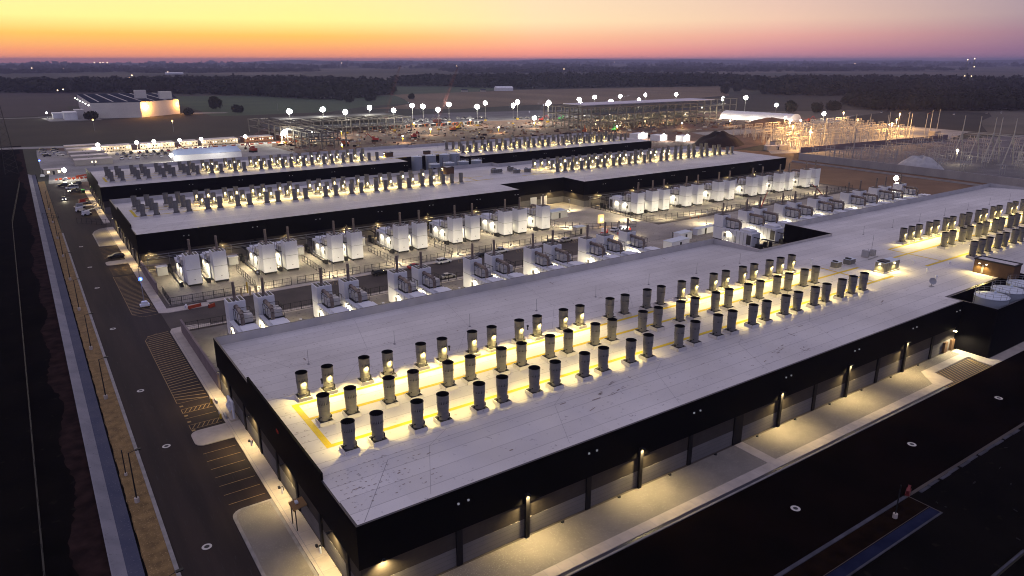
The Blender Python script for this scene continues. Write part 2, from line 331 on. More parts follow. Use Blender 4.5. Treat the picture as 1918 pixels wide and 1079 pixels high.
# pavements
b = MB(); b.box(21, 23.3, 20, 171.4, 0, .14, 0)
for y in range(22, 171, 3): b.box(21.0, 23.3, y-.02, y+.02, 0, .143, 1)
b.box(21.42, 21.5, 20, 171, .1, .144, 1)
b.prism([(21, 171.4), (23.3, 171.4), (30, 171.4), (30, 172.6), (24, 173.6), (21.6, 173.2)], 0, .14, 0); b.box(24, 34, 170.4, 171.3, 0, .13, 0)
kind(b.build('pavement', ['concrete_walk', 'roof_seam']))
b = MB(); b.box(21, 23.2, 186.8, 301, 0, .14, 0)
for y in range(188, 301, 3): b.box(21.0, 23.2, y-.02, y+.02, 0, .143, 1)
b.prism([(21, 186.8), (23, 185.6), (33, 185.8), (33, 189.2), (21, 189.2)], 0, .139, 0); b.box(33, 162, 188.4, 190.6, 0, .14, 0); b.box(21, 23.2, 310, 398, 0, .14, 0)
kind(b.build('pavement', ['concrete_walk', 'roof_seam']))
b = MB(); b.box(36, 160, 169.2, 171.4, 0, .14, 0); kind(b.build('pavement', ['concrete_walk']))
b = MB(); b.box(20.7, 142.6, 56.3, 58.0, 0, .14, 0)      # south walk
for x in range(22, 142, 2): b.box(x-.02, x+.02, 56.3, 58.0, 0, .143, 1)
b.box(20.7, 139.2, 55.5, 55.75, 0, .15, 2); b.box(20.7, 138.6, 55.75, 56.28, 0, .06, 3)
b.box(87.7, 89.7, 58.01, 64.4, 0, .141, 0)
b.prism([(138.2, 58.05), (142.61, 56.4), (142.61, 56.35), (143.9, 60.4), (158, 60.5), (158, 62.2), (142, 62.2)], 0, .142, 0)
b.prism([(157.2, 55.5), (158.4, 55.5), (400, 55.5), (400, 57.6), (160.6, 57.6), (160.6, 64), (158.05, 64), (158.05, 60), (157.2, 58)], 0, .14, 0)
kind(b.build('pavement', ['concrete_walk', 'roof_seam', 'kerb', 'coping_metal']))
b = MB(); b.box(20.7, 87.69, 58.01, 64.4, 0, .10, 0); b.prism([(89.71, 58.01), (138.1, 58.01), (141.9, 62.2), (158, 62.25), (158, 64.4), (89.71, 64.4)], 0, .10, 0)
kind(b.build('gravel_bed', ['gravel_bed']))
def island(name, poly, rim, inner, top=.12):
    b = MB(); b.prism(poly, 0, .15, 0)
    cx = sum(x for x, y in poly)/len(poly); cy = sum(y for x, y in poly)/len(poly)
    xs = [x for x, y in poly]; ys = [y for x, y in poly]; hx = (max(xs)-min(xs))/2; hy = (max(ys)-min(ys))/2; mx_ = (max(xs)+min(xs))/2; my = (max(ys)+min(ys))/2
    b.sheet([(mx_+(x-mx_)*(hx-.42)/hx, my+(y-my)*(hy-.42)/hy) for x, y in poly], .155, 1)
    return kind(b.build(name, [rim, inner]))
island('traffic_island', rounded(15.2, 20.95, 42, 92, 1.7, 'd'), 'kerb', 'gravel_bed')
island('traffic_island', rounded(15.1, 20.95, 113.2, 118.9, 1.5, 'ad'), 'concrete_walk', 'concrete_walk')
island('traffic_island', [(15.7, 270.2), (20.95, 269), (20.95, 301), (18.6, 300), (16.6, 296.5), (15.6, 292)], 'kerb', 'gravel_bed')
island('traffic_island', rounded(15.2, 20.95, 242.2, 247.2, 1.3, 'ad'), 'concrete_walk', 'concrete_walk')
island('traffic_island', rounded(14, 20.95, 352, 356, 1.2, 'ad'), 'concrete_walk', 'concrete_walk')
# road markings
b = MB(); W_ = .12
for i in range(7): y = 110.5-2.74*i; b.rect(15.5, 20.6, y-W_/2, y+W_/2, .012)
y = 133.4
def hline(b, x0, y0, x1, y1, w=.12, z=.012, m=0):
    d = math.hypot(x1-x0, y1-y0); nx, ny = -(y1-y0)/d*w/2, (x1-x0)/d*w/2
    b.sheet([(x0-nx, y0-ny), (x1-nx, y1-ny), (x1+nx, y1+ny), (x0+nx, y0+ny)], z, m)
while y < 171.5:
    hline(b, 15.5 if y < 168.6 else 16.2, y, 20.7, y+.9 if y > 141 else y-1.9+(y-133)*.34, .28); y += 1.22
hline(b, 15.4, 131.8, 15.4, 168.6); hline(b, 15.4, 168.6, 16.3, 170.9, z=.0125); hline(b, 16.3, 170.9, 18.4, 172.2, z=.012); hline(b, 15.4, 131.6, 20.8, 131.6, z=.0122)
for y in (128.7, 127.0, 124.6, 121.8, 120.1): hline(b, 15.5, y, 20.6, y, z=.0122)
for y0, y1 in ((127.06, 128.64), (120.16, 121.74)):
    hline(b, 15.55, y0, 15.55, y1)
    for k in range(6): hline(b, 15.8+k*.78, y0, 16.6+k*.78, y1, .14)
for y in (130.1, 125.8, 123.1, 119.5): b.rect(15.55, 16.15, y-.3, y+.3, .0118); 
y = 189.6
while y < 228: hline(b, 15.4, y, 20.8, y-.7, .28); y += 1.25
hline(b, 15.4, 189.4, 15.4, 228.5); hline(b, 15.4, 189.3, 17.3, 186.3, z=.0124); hline(b, 17.3, 186.2, 21, 186.5)
for k in range(10): hline(b, 15.5, 230+k*1.3 if k < 8 else 250, 20.7, 230+k*1.3 if k < 8 else 250, .12)
y = 250.4
while y < 269: hline(b, 15.5, y, 20.8, y, .13); y += 1.9
y = 61.0   # south bay
x = 139.5
while x < 157: hline(b, max(138.6, x-.2), 55.8 if x > 140 else 56, min(x+2.2, 157.1), 60.3, .26, .014) if x > 143.0-1 else hline(b, x-.2, 55.8, x+.9, 57.6+ (x-139.5)*.9, .26, .014); x += .95
hline(b, 138.4, 55.6, 157.2, 55.6, .14, .016)
for x0 in (63, 106, 128, 150):   # bays on the yard road
    for k in range(7): hline(b, x0+k*1.1, 185.0, x0+k*1.1+1.6, 188.2, .12, .012)
    hline(b, x0, 184.9, x0+8.5, 184.9, .12, .0125)
kind(b.build('road_marking', 'line_tan'))
for x, y in ((11.1, 116.5), (10.9, 86.2), (10.7, 141.4), (10.3, 181.3), (10.7, 274), (10.8, 243.7), (10.5, 219.1), (112.2, 48.4), (81.1, 48.4), (142.4, 48.1), (70, 178)):
    b = MB(); r0 = .62 if y > 55 else .66
    b.lathe(0, 0, [(.34, .0), (.34, .022), (r0, .022), (r0+.02, 0)], 20, 0); b.disc(0, 0, .34, .016, 16, 1)
    o = b.build('manhole_cover', ['ring_white', 'dark_metal'], loc=(x, y, .008))
    near = {116.5: 'round the concrete island', 86.2: 'nearest the bottom edge, beside the large gravel island', 141.4: 'halfway along the hatched bays', 181.3: 'at the mouth of the yard road', 274: 'beside the far gravel island', 243.7: 'beside the parked black car', 219.1: 'beside the farther hatched bays', 48.4: '', 48.1: 'farthest right on the black south road', 178: 'on the yard road between generators'}[y]
    if y == 48.4: near = 'nearest on the black south road' if x < 100 else 'in the middle of the black south road'
    tag(o, 'manhole cover in a white ring, '+near, 'manhole cover')

# ------------------------------------------------------------------ data halls
t = MATS['roof_membrane'].node_tree; p = t.nodes['Principled BSDF']; src = p.inputs['Base Color'].links[0].from_socket   # each welded sheet of membrane a slightly different tone
g = t.nodes.new('ShaderNodeNewGeometry'); sx = t.nodes.new('ShaderNodeSeparateXYZ'); t.links.new(g.outputs['Position'], sx.inputs[0])
cb = t.nodes.new('ShaderNodeCombineXYZ'); t.links.new(math_n('FLOOR', math_n('DIVIDE', sx.outputs['Y'], 3.05, t), None, t), cb.inputs[1]); t.links.new(math_n('FLOOR', math_n('DIVIDE', sx.outputs['X'], 30.5, t), None, t), cb.inputs[0])
wn = t.nodes.new('ShaderNodeTexWhiteNoise'); wn.noise_dimensions = '2D'; t.links.new(cb.outputs[0], wn.inputs['Vector'])
mx = t.nodes.new('ShaderNodeMix'); mx.data_type = 'RGBA'; t.links.new(math_n('MULTIPLY', wn.outputs['Value'], .2, t), mx.inputs['Factor']); t.links.new(src, mx.inputs['A']); mx.inputs['B'].default_value = (.3, .29, .29, 1)
t.links.new(mx.outputs['Result'], p.inputs['Base Color'])
for nm in ('panel_dark', 'panel_light'):       # level joints between the wall panels
    t = MATS[nm].node_tree; p = t.nodes['Principled BSDF']; src = p.inputs['Base Color'].links[0].from_socket
    g = t.nodes.new('ShaderNodeNewGeometry'); sx = t.nodes.new('ShaderNodeSeparateXYZ'); t.links.new(g.outputs['Position'], sx.inputs[0])
    fr = math_n('LESS_THAN', math_n('FRACT', math_n('DIVIDE', sx.outputs['Z'], .663, t), None, t), .09, t)
    mx = t.nodes.new('ShaderNodeMix'); mx.data_type = 'RGBA'; t.links.new(math_n('MULTIPLY', fr, .3, t), mx.inputs['Factor']); t.links.new(src, mx.inputs['A']); mx.inputs['B'].default_value = (.02, .018, .016, 1)
    t.links.new(mx.outputs['Result'], p.inputs['Base Color'])
t = MATS['roof_membrane'].node_tree; p = t.nodes['Principled BSDF']; src = p.inputs['Base Color'].links[0].from_socket   # welded laps of the membrane every 3 m
g = t.nodes.new('ShaderNodeNewGeometry'); sx = t.nodes.new('ShaderNodeSeparateXYZ'); t.links.new(g.outputs['Position'], sx.inputs[0])
fr = math_n('LESS_THAN', math_n('FRACT', math_n('DIVIDE', sx.outputs['Y'], 3.05, t), None, t), .04, t)
mx = t.nodes.new('ShaderNodeMix'); mx.data_type = 'RGBA'; t.links.new(math_n('MULTIPLY', fr, .45, t), mx.inputs['Factor']); t.links.new(src, mx.inputs['A']); mx.inputs['B'].default_value = (.2, .19, .2, 1)
t.links.new(mx.outputs['Result'], p.inputs['Base Color'])
def offset(poly, d):    # rectilinear polygon, counter-clockwise, moved inwards by d
    out = []; n = len(poly)
    for i in range(n):
        (ax, ay), (bx, by), (cx, cy) = poly[i-1], poly[i], poly[(i+1) % n]
        def nrm_(x0, y0, x1, y1): l = math.hypot(x1-x0, y1-y0); return (-(y1-y0)/l, (x1-x0)/l)
        n1 = nrm_(ax, ay, bx, by); n2 = nrm_(bx, by, cx, cy); out.append((bx+(n1[0]+n2[0])*d, by+(n1[1]+n2[1])*d))
    return out
def ring(b, poly, d0, d1, z0, z1, mo=0, mi=0, mt=0):
    A, B = offset(poly, d0), offset(poly, d1); n = len(poly)
    for i in range(n):
        j = (i+1) % n; a0, a1, b0, b1 = A[i], A[j], B[i], B[j]
        b.face([(*a0, z0), (*a1, z0), (*a1, z1), (*a0, z1)], mo); b.face([(*b1, z0), (*b0, z0), (*b0, z1), (*b1, z1)], mi)
        b.face([(*a0, z1), (*a1, z1), (*b1, z1), (*b0, z1)], mt); b.face([(*a1, z0), (*a0, z0), (*b0, z0), (*b1, z0)], mo)
PROF = [(0, 10.93), (.16, 11.05), (.53, 11.05), (.7, 10.6), (1, 9.3), (1.3, 9.3)]
def rz_(tt):
    if tt <= 0: return PROF[0][1]
    for (a, za), (c, zc) in zip(PROF, PROF[1:]):
        if tt <= c: return za+(zc-za)*(tt-a)/(c-a)
    return PROF[-1][1]
def roof_strip(b, x0, x1, ya, yb, y0, D, dz=0, m=0):    # a strip that follows the falls of the roof
    ts = sorted({(ya-y0)/D, (yb-y0)/D} | {q for q, _ in PROF if (ya-y0)/D < q < (yb-y0)/D})
    for u, v in zip(ts, ts[1:]): b.face([(x0, y0+u*D, rz_(u)+dz), (x1, y0+u*D, rz_(u)+dz), (x1, y0+v*D, rz_(v)+dz), (x0, y0+v*D, rz_(v)+dz)], m)
def wall_lamp(parent, x, y, z, side, power, color=(1, .75, .33), reach=.55, size=150):
    dx, dy = {'S': (0, -1), 'W': (-1, 0), 'N': (0, 1), 'E': (1, 0)}[side]
    b = MB(); b.bar((x, y, z), (x+dx*reach, y+dy*reach, z+.08), .07); cx, cy = x+dx*(reach+.12), y+dy*(reach+.12)
    b.obox(cx, cy, z-.04, .34, .44, .13, 0 if dx == 0 else math.pi/2, 0)
    b.box(cx-.13, cx+.13, cy-.13, cy+.13, z-.062, z-.042, 1)
    o = b.build('wall_lamp', ['dark_metal', 'glow_warm'], parent)
    lamp(o, (cx, cy, z-.12), power, color, (dx*.12, dy*.12, -1), 138, .9)
    return o
def data_hall(label, y0, y1, c0, c1, x1, row3, roofz=True, lampsS=(), lampsW=(), lower=True, power=900):
    D = y1-y0
    poly = [(23.2, y0), (160.5, y0), (160.5, c0), (193.8, c0), (193.8, y0), (x1, y0), (x1, y1), (193.8, y1), (193.8, c1), (160.5, c1), (160.5, y1), (23.2, y1)]
    if c1 > y1: poly = [(23.2, y0), (160.5, y0), (160.5, c0), (193.8, c0), (193.8, y0), (x1, y0), (x1, y1), (193.8, y1), (193.8, c1), (160.5, c1), (160.5, y1), (23.2, y1)]
    root = thing('data_hall', label, 'data centre')
    b = MB(); ring(b, poly, 0, .3, 5.2, 10.99, 0, 1, 2)
    b.box(23.19, 23.51, y0+.162*D, y0+.655*D, 10.992, 12.0, 0)
    b.build('fascia', ['fascia_metal', 'parapet_membrane', 'coping_metal'], root)
    b = MB(); ring(b, poly, .27, .45, 2.65, 5.25, 0, 0, 0); ring(b, poly, .24, .45, 0, 2.65, 1, 1, 1)
    b.build('wall', ['panel_dark', 'panel_light'], root)
    b = MB()
    roof_strip(b, 23.4, 160.45, y0+.2, y1-.2, y0, D); roof_strip(b, 193.85, x1-.2, y0+.2, y1-.2, y0, D)
    roof_strip(b, 160.45, 193.85, c0+.2, c1-.2, y0, D)
    b.build('roof', 'roof_membrane', root)
    b = MB(); r3 = row3
    def seam(x0, ya, x2, yb, w=.10):
        w *= .7; d = math.hypot(x2-x0, yb-ya); nx, ny = -(yb-ya)/d*w/2, (x2-x0)/d*w/2
        z0, z1 = rz_((ya-y0)/D)+.012, rz_((yb-y0)/D)+.012
        b.face([(x0-nx, ya-ny, z0), (x2-nx, yb-ny, z1), (x2+nx, yb+ny, z1), (x0+nx, ya+ny, z0)])
    for xa, xb in ((24, 160), (194.5, x1-1)):
        ym = y0+.16*D; seam(xa+8, ym-.05, xb-6, ym-.05); seam(xa+.4, y0+.5, xa+8, ym-.1); seam(xb-.4, y0+.5, xb-6, ym-.1)
        seam(xa, r3-2.2, xa+3, r3-2.0, .08); seam(xa+3, r3-2, xb-4, r3-2, .08); seam(xa, r3+20.6, xb-4, r3+20.6, .08)
        yn = y0+.7*D; seam(xa+7, yn, xb-7, yn, .10); seam(xa+.5, y1-2, xa+7, yn, .09); seam(xb-.5, y1-2, xb-7, yn, .09)
        for k in range(6):
            x = xa+12+k*21; seam(x, r3+20.7, x+9, yn-.1, .06); seam(x+2, ym, x+6, r3-2.1, .06); seam(x-3, y0+1, x+2, ym-.1, .06); seam(x+9, yn+.1, x+14, y1-2, .06)
    seam(158, r3+14, 196, r3+14, .07); seam(160, r3+3, 195, r3+3, .07); seam(172, c0+2, 176, c1-2, .06)
    b.build('roof_seam', 'roof_seam', root)
    b = MB(); q = row3-80.2; zz = .018    # yellow safety walkways
    def yl(xa, xb, ya, yb, k=0): roof_strip(b, xa, xb, ya, yb, y0, D, zz+k)
    for f in ((lambda x: x), (lambda x: 347.2-x)):
        for y in (96.9, 91.6, 82.8):
            a, c = sorted((f(26.5), f(166 if y < 95 else 158)))
            c = min(c, x1-2); yl(a, c, y+q-.36, y+q+.36)
        a, c = sorted((f(26.5), f(27.4))); yl(a, c, 83.17+q, 91.23+q); yl(a, c, 91.97+q, 96.53+q)
        a, c = sorted((f(157.6), f(158.2)))
        if f(1) == 1 or True: yl(a, c, 83.17+q, 91.23+q, .004); yl(a, c, 91.97+q, 96.53+q, .004)
    b.build('walkway_marking', 'walk_yellow', root)
    b = MB(); rnd = random.Random(int(y0))     # scuffs, patches and ballast blocks left on the membrane
    for k in range(34 if y0 < 100 else 12):
        x, y = rnd.uniform(26, 158), rnd.choice([rnd.uniform(y0+2, row3-3), rnd.uniform(row3+22, y1-3)]); z = rz_((y-y0)/D)+.022
        l, w = rnd.uniform(.2, .9), rnd.uniform(.04, .12); a = rnd.choice([0, 0, .3, 1.57]); ca, sa = math.cos(a), math.sin(a)
        b.face([(x-l*ca+w*sa, y-l*sa-w*ca, z), (x+l*ca+w*sa, y+l*sa-w*ca, z), (x+l*ca-w*sa, y+l*sa+w*ca, z), (x-l*ca-w*sa, y-l*sa+w*ca, z)])
    def dashes(xa, ya, nx, ny, dx, dy, pr):
        for i in range(nx):
            for j in range(ny):
                if rnd.random() > pr*(1-.6*i/nx): continue
                x, y = xa+dx*i+rnd.uniform(-.1, .1), ya+dy*j+rnd.uniform(-.08, .08); z = rz_((y-y0)/D)+.024; l = rnd.uniform(.06, .2); w = rnd.uniform(.03, .07); b.face([(x-l, y-w, z), (x+l, y-w, z), (x+l, y+w, z), (x-l, y+w, z)])
    if y0 < 100:
        dashes(24.6, 68.2, 16, 9, .75, 1.02, .75); dashes(24.6, 112, 22, 8, .8, 1.5, .55); dashes(24.6, 84, 5, 16, .55, 1.6, .5); dashes(70, 66.6, 60, 5, 1.5, 1.5, .16); dashes(30, 104, 150, 3, .85, 9.15, .18); dashes(26, 118, 150, 4, .85, 3.05, .16); dashes(95, 70, 70, 4, .85, 3.05, .14)
        for (x, y, l, w) in ((67, 74.4, 1.5, .35), (69.5, 73.6, 2.2, .3), (71, 76.2, .7, .3), (103, 69.2, 3.0, .5), (105, 70.2, 2.4, .25), (109, 67.6, 1.0, .6)):
            z = rz_((y-y0)/D)+.026
            for q in range(7): a_ = rnd.uniform(-l, l); c_ = rnd.uniform(-w, w)+.25*a_; k_ = rnd.uniform(.15, .5); b.face([(x+a_-k_, y+c_-.06, z), (x+a_+k_, y+c_-.02, z), (x+a_+k_*.8, y+c_+.06, z), (x+a_-k_*.7, y+c_+.07, z)])
    kind(b.build('roof_scuff', 'roof_stain', root), 'stuff')
    # pilasters on the long front and the west end
    for x in ((36.2, 56.9, 77.3, 88.6, 109.4, 129.8, 150.4) if y0 < 100 else (36.2, 46.1, 56.9, 67.0, 77.3, 88.6, 98.9, 109.4, 119.8, 130.2, 140.5, 150.4)):
        w = 1.05 if abs(x-88.6) < .1 else .42
        MB().box(x-w, x+w, y0+.02, y0+.29, 0, 5.19).build('pilaster', 'pilaster_metal', root)
    for y in np.arange(y0+.06*D, y1, 9.2): MB().box(23.22, 23.5, y-.4, y+.4, 0, 5.19).build('pilaster', 'pilaster_metal', root)
    for x in (36.8, 57.3, 78, 100.5, 120.9, 141.3, 159, 205, 226, 247, 268, 289, 310):   # paired marker lights on the fascia
        for q in (-.7, .7): MB().box(x+q-.12, x+q+.12, y0-.16, y0-.001, 8.92, 9.14).build('fascia_light', 'glow_dot', root)
    for x in lampsS:
        if y0 < 100:
            if x > 30: MB().box(x-.28, x+.28, y0-.42, y0-.012, 0, 6.7).build('pilaster', 'pilaster_metal', root)
            wall_lamp(root, x, y0-(.42 if x > 30 else .02), 6.75 if x > 30 else 5.6, 'S', power, reach=.16)
        else: wall_lamp(root, x, y0-.02, 6.0, 'S', power)
    for y in lampsW: wall_lamp(root, 23.2, y, 5.6, 'W', 2600)
    rod = MB().box(-.18, .18, -.18, .18, 0, .12).bar((0, 0, 0), (0, 0, 2.6), .05).mesh('lightning_rod', 'roof_seam')
    for x in list(range(34, 158, 16))+list(range(202, int(x1), 16)):
        o = bpy.data.objects.new('lightning_rod', rod); COL.objects.link(o); o.parent = root; y = y0+.7*D-.6; o.location = (x, y, rz_((y-y0)/D))
    return root
F = data_hall('nearest long black-walled data hall with a white roof', 64.6, 132.5, 68, 116.8, 331.5, 80.2, lampsS=(26.1, 46.2, 66.4, 98.9, 119, 138.9), lampsW=(72.6, 91, 108.4, 128.7), power=5200)
M_ = data_hall('middle black data hall behind the rows of white generators', 230.5, 297.5, 244.5, 302.6, 331.5, 255.6, lampsS=(26, 46.6, 66.8, 87.5, 99.3, 119.1, 140, 201, 222, 243, 264, 285, 306, 326), lampsW=(237, 255, 271.5, 288.8), power=2200)
N_ = data_hall('farthest black data hall beside the lit construction yard', 329.3, 394.5, 345, 398, 331.5, 339.8, lampsS=(), lampsW=(333.7, 352.6, 371, 390), power=500)
for x in (168, 186): wall_lamp(M_, x, 244.48, 6.0, 'S', 2400)
wall_lamp(M_, 193.78, 238, 6.2, 'W', 2000)
for x in (163, 176, 181.5): MB().box(x, x+3.2, 244.42, 244.72, 0, 3.8).build('roller_door', 'unit_cream', M_)
for k in range(10):      # little drain boxes along the front of the nearest hall
    o = MB().box(-.2, .2, -.12, .12, 0, .22).box(-.13, .13, -.2, -.12, .02, .14).build('drain_outlet', 'dark_metal', F, (52+10.3*k, 64.2, .1))
# service tank pits of the three halls and rooftop plant houses
b = MB(); ring(b, [(160.51, 57.9), (192, 57.9), (192, 67.9), (160.51, 67.9)], 0, .3, 0, 10.98, 0, 0, 1)
o = b.build('screen_wall', ['fascia_metal', 'coping_metal']); tag(o, 'black screen wall round the white tanks at the right edge', 'screen wall')
lamp(o, (158.2, 63.2, 4.4), 3600, NEUT, (-.1, -.3, -1), 165); MB().box(158.4, 158.8, 63.9, 64.55, 4.5, 4.7).build('door_lamp', 'glow_warm', o)
for x in (155.6, 158.6): MB().box(x, x+1.2, 64.35, 64.82, 0.1, 2.5).build('door', 'penthouse_brown', o)
def plant_house(label, x0, x1, y0, y1, h, lamps=True, face='W'):
    r = thing('plant_house', label, 'roof plant room', (x0, y0, 11.0))
    w, d = x1-x0, y1-y0
    b = MB(); b.box(0, w, 0, d, 0, h); b.build('wall', 'penthouse_brown', r)
    b = MB(); ring(b, [(-.15, -.15), (w+.15, -.15), (w+.15, d+.15), (-.15, d+.15)], 0, .3, h-.05, h+.25, 0, 0, 0); b.build('roof_edge', 'dark_metal', r)
    MB().rect(.1, w-.1, .1, d-.1, h+.06).build('roof', 'roof_membrane', r)
    if lamps:
        for y in (d*.86, d*.68): 
            MB().box(-.3, 0, y-.15, y+.15, h*.72, h*.72+.12).build('lamp', 'glow_warm', r); lamp(r, (-.4, y, h*.68), 800, WARM, (-.6, 0, -1), 160)
        MB().box(-.02, .05, d*.74, d*.79, .2, 2.2).build('door_frame', 'unit_grey', r)
    return r
plant_house('brown roof plant room with two wall lamps beside the white tanks', 185.5, 189.2, 65.4, 74.0, 3.3)
plant_house('small brown roof plant room at the back of the middle hall', 155, 158.9, 279.8, 284.6, 3.0)
plant_house('low brown roof plant room on the farthest hall with two lamps', 158, 162, 350, 353, 2.2)
plant_house('dark low plant room behind the upright tanks on the farthest hall', 180, 183.5, 348.5, 350.5, 1.6, False)
def tank(label, x, y, D, top, group, rail=True, lid_rail=False):
    r = thing('storage_tank', label, 'tank', (x, y, 0), 0, group)
    b = MB(); b.lathe(0, 0, [(D/2, .2), (D/2, top*.33), (D/2+.03, top*.33), (D/2+.03, top*.335), (D/2, top*.335), (D/2, top*.66), (D/2+.03, top*.66), (D/2+.03, top*.665), (D/2, top*.665), (D/2, top)], 28); b.build('shell', 'tank_steel', r, smooth=True)
    b = MB(); b.lathe(0, 0, [(D/2+.12, top-.1), (D/2+.12, top+.02), (D/2, top+.04), (.5, top+.45), (.001, top+.45)], 28); b.cyl((D*.2, 0, top+.1), (D*.2, 0, top+.75), .28); b.build('lid', 'tank_lid', r, smooth=True)
    if rail:
        b = MB(); n = 14
        for i in range(n):
            a, c = 2*math.pi*i/n, 2*math.pi*(i+1)/n; P = lambda q, z: (D/2*.98*math.cos(q), D/2*.98*math.sin(q), z)
            b.bar(P(a, top), P(a, top+1.1), .05); b.bar(P(a, top+1.1), P(c, top+1.1), .05); b.bar(P(a, top+.6), P(c, top+.6), .04)
        b.build('guard_rail', 'galvanised', r)
        b = MB(); a = math.pi*.78; P = lambda o_, z: ((D/2+.35)*math.cos(a)-o_*math.sin(a), (D/2+.35)*math.sin(a)+o_*math.cos(a), z)
        for s in (-.3, .3): b.bar(P(s, 1), P(s, top+2.3), .06)
        for k in range(int(top*2)): b.bar(P(-.3, 1+k*.5), P(.3, 1+k*.5), .04)
        for s in (-.3, .3): b.bar(P(s, top+2.3), (P(s, 0)[0]*.78, P(s, 0)[1]*.78, top+2.3), .05)
        b.build('ladder', 'dark_metal', r)
    return r
tank('pale blue steel tank with railed lid, nearest the corner of the screen wall', 165.9, 61.5, 6.4, 12.0, 'tanks behind the black screen wall')
tank('pale blue steel tank with railed lid, middle one behind the screen wall', 173.6, 61.5, 6.4, 12.0, 'tanks behind the black screen wall')
tank('pale blue steel tank at the right edge, cut off by the picture', 181.2, 61.5, 6.4, 12.0, 'tanks behind the black screen wall')
for i, x in enumerate((168.2, 176.4, 184.6, 191.0)):
    tank('tall grey upright tank, %s from the left before the farthest hall' % ORD[i+1], x, 335, 5.5, 12.3, 'upright tanks at the farthest hall', rail=False)
for i, x in enumerate((164.0, 172.0, 180.2, 188.0)):
    tank('low grey tank top behind the middle hall roof, %s from the left' % ORD[i+1], x, 308, 5.5, 11.9, 'tanks behind the middle hall')

# ------------------------------------------------------------------ exhaust stacks on the roofs
def stack_parts(root, lit):
    b = MB(); b.box(-1.05, 1.05, -1.05, 1.05, 0, .58); b.build('curb', 'roof_membrane', root)
    b = MB(); b.box(-.93, .93, -.93, .93, .581, .64); b.box(.62, .98, -.22, .22, .72, 1.14); b.box(-.98, -.62, -.1, .1, .66, 1.0); b.bar((-.9, -.6, 1.25), (-.6, -.5, 1.25), .1); b.box(.2, .36, -.99, -.9, .7, .9)
    b.build('damper', 'dark_metal', root)
    b = MB(); b.lathe(0, 0, [(.80, .641), (.76, .9), (.755, 1.1), (.83, 1.1), (.83, 1.17), (.765, 1.17), (.775, 1.9), (.82, 1.9), (.82, 1.97), (.785, 1.97), (.835, 2.5), (.86, 3.0), (.90, 3.0), (.90, 3.07), (.86, 3.07), (.875, 4.26), (.925, 4.28), (.925, 4.36)], 24); b.box(.7, .95, .3, .55, 2.5, 2.8)
    b.build('barrel', 'fan_grey', root, smooth=True)
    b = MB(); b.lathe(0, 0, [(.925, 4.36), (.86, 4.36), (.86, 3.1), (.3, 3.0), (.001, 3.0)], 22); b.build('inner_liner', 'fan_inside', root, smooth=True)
def stack_lamp(root, power, side=-1, glow=True):
    b = MB(); b.box(-.12, .12, side*1.12 if side < 0 else .9, side*.9 if side < 0 else 1.12, 3.16, 3.3); b.box(-.09, .09, min(side*1.1, side*.95), max(side*1.1, side*.95), 3.14, 3.158, 1)
    o = b.build('lamp', ['dark_metal', 'glow_warm'], root)
    lamp(o, (0, side*1.16, 3.10), power, WARM, (0, side*.35, -1), 168, .5, .06)
def far_mesh():
    b = MB(); b.box(-1.05, 1.05, -1.05, 1.05, 0, .58, 0); b.box(-.93, .93, -.93, .93, .581, .66, 2); b.lathe(0, 0, [(.76, .66), (.76, 1.8), (.83, 2.5), (.88, 3.0), (.91, 3.03), (.88, 3.08), (.89, 4.3), (.92, 4.36), (.86, 4.36), (.86, 3.2)], 14, 1); b.disc(0, 0, .86, 3.2, 14, 3); b.box(.62, .98, -.22, .22, .72, 1.14, 2)
    return b
FAR = far_mesh().mesh('exhaust_stack', ['roof_membrane', 'fan_grey', 'dark_metal', 'fan_inside'])
PAIRS = [28.8, 38.8, 48.8, 58.7, 68.6, 78.7, 90.3, 100.4, 110.5, 120.5, 130.3]
def columns(row, wing):     # [(x, words)]
    out = []
    last = [(139.9, 0), (144.0, 1), (148.3, 2)] if row != 'middle' else [(140.0, 0), (144.2, 1)]
    for i, x in enumerate(PAIRS): out += [(x, i, 0, 2), (x+4, i, 1, 2)]
    out += [(x, 11, k, len(last)) for x, k in last]
    if wing == 'E': out = [(347.2-x, 11-i, n-1-k, n) for x, i, k, n in out][::-1]
    return out
templates = {}
stuff = MB()
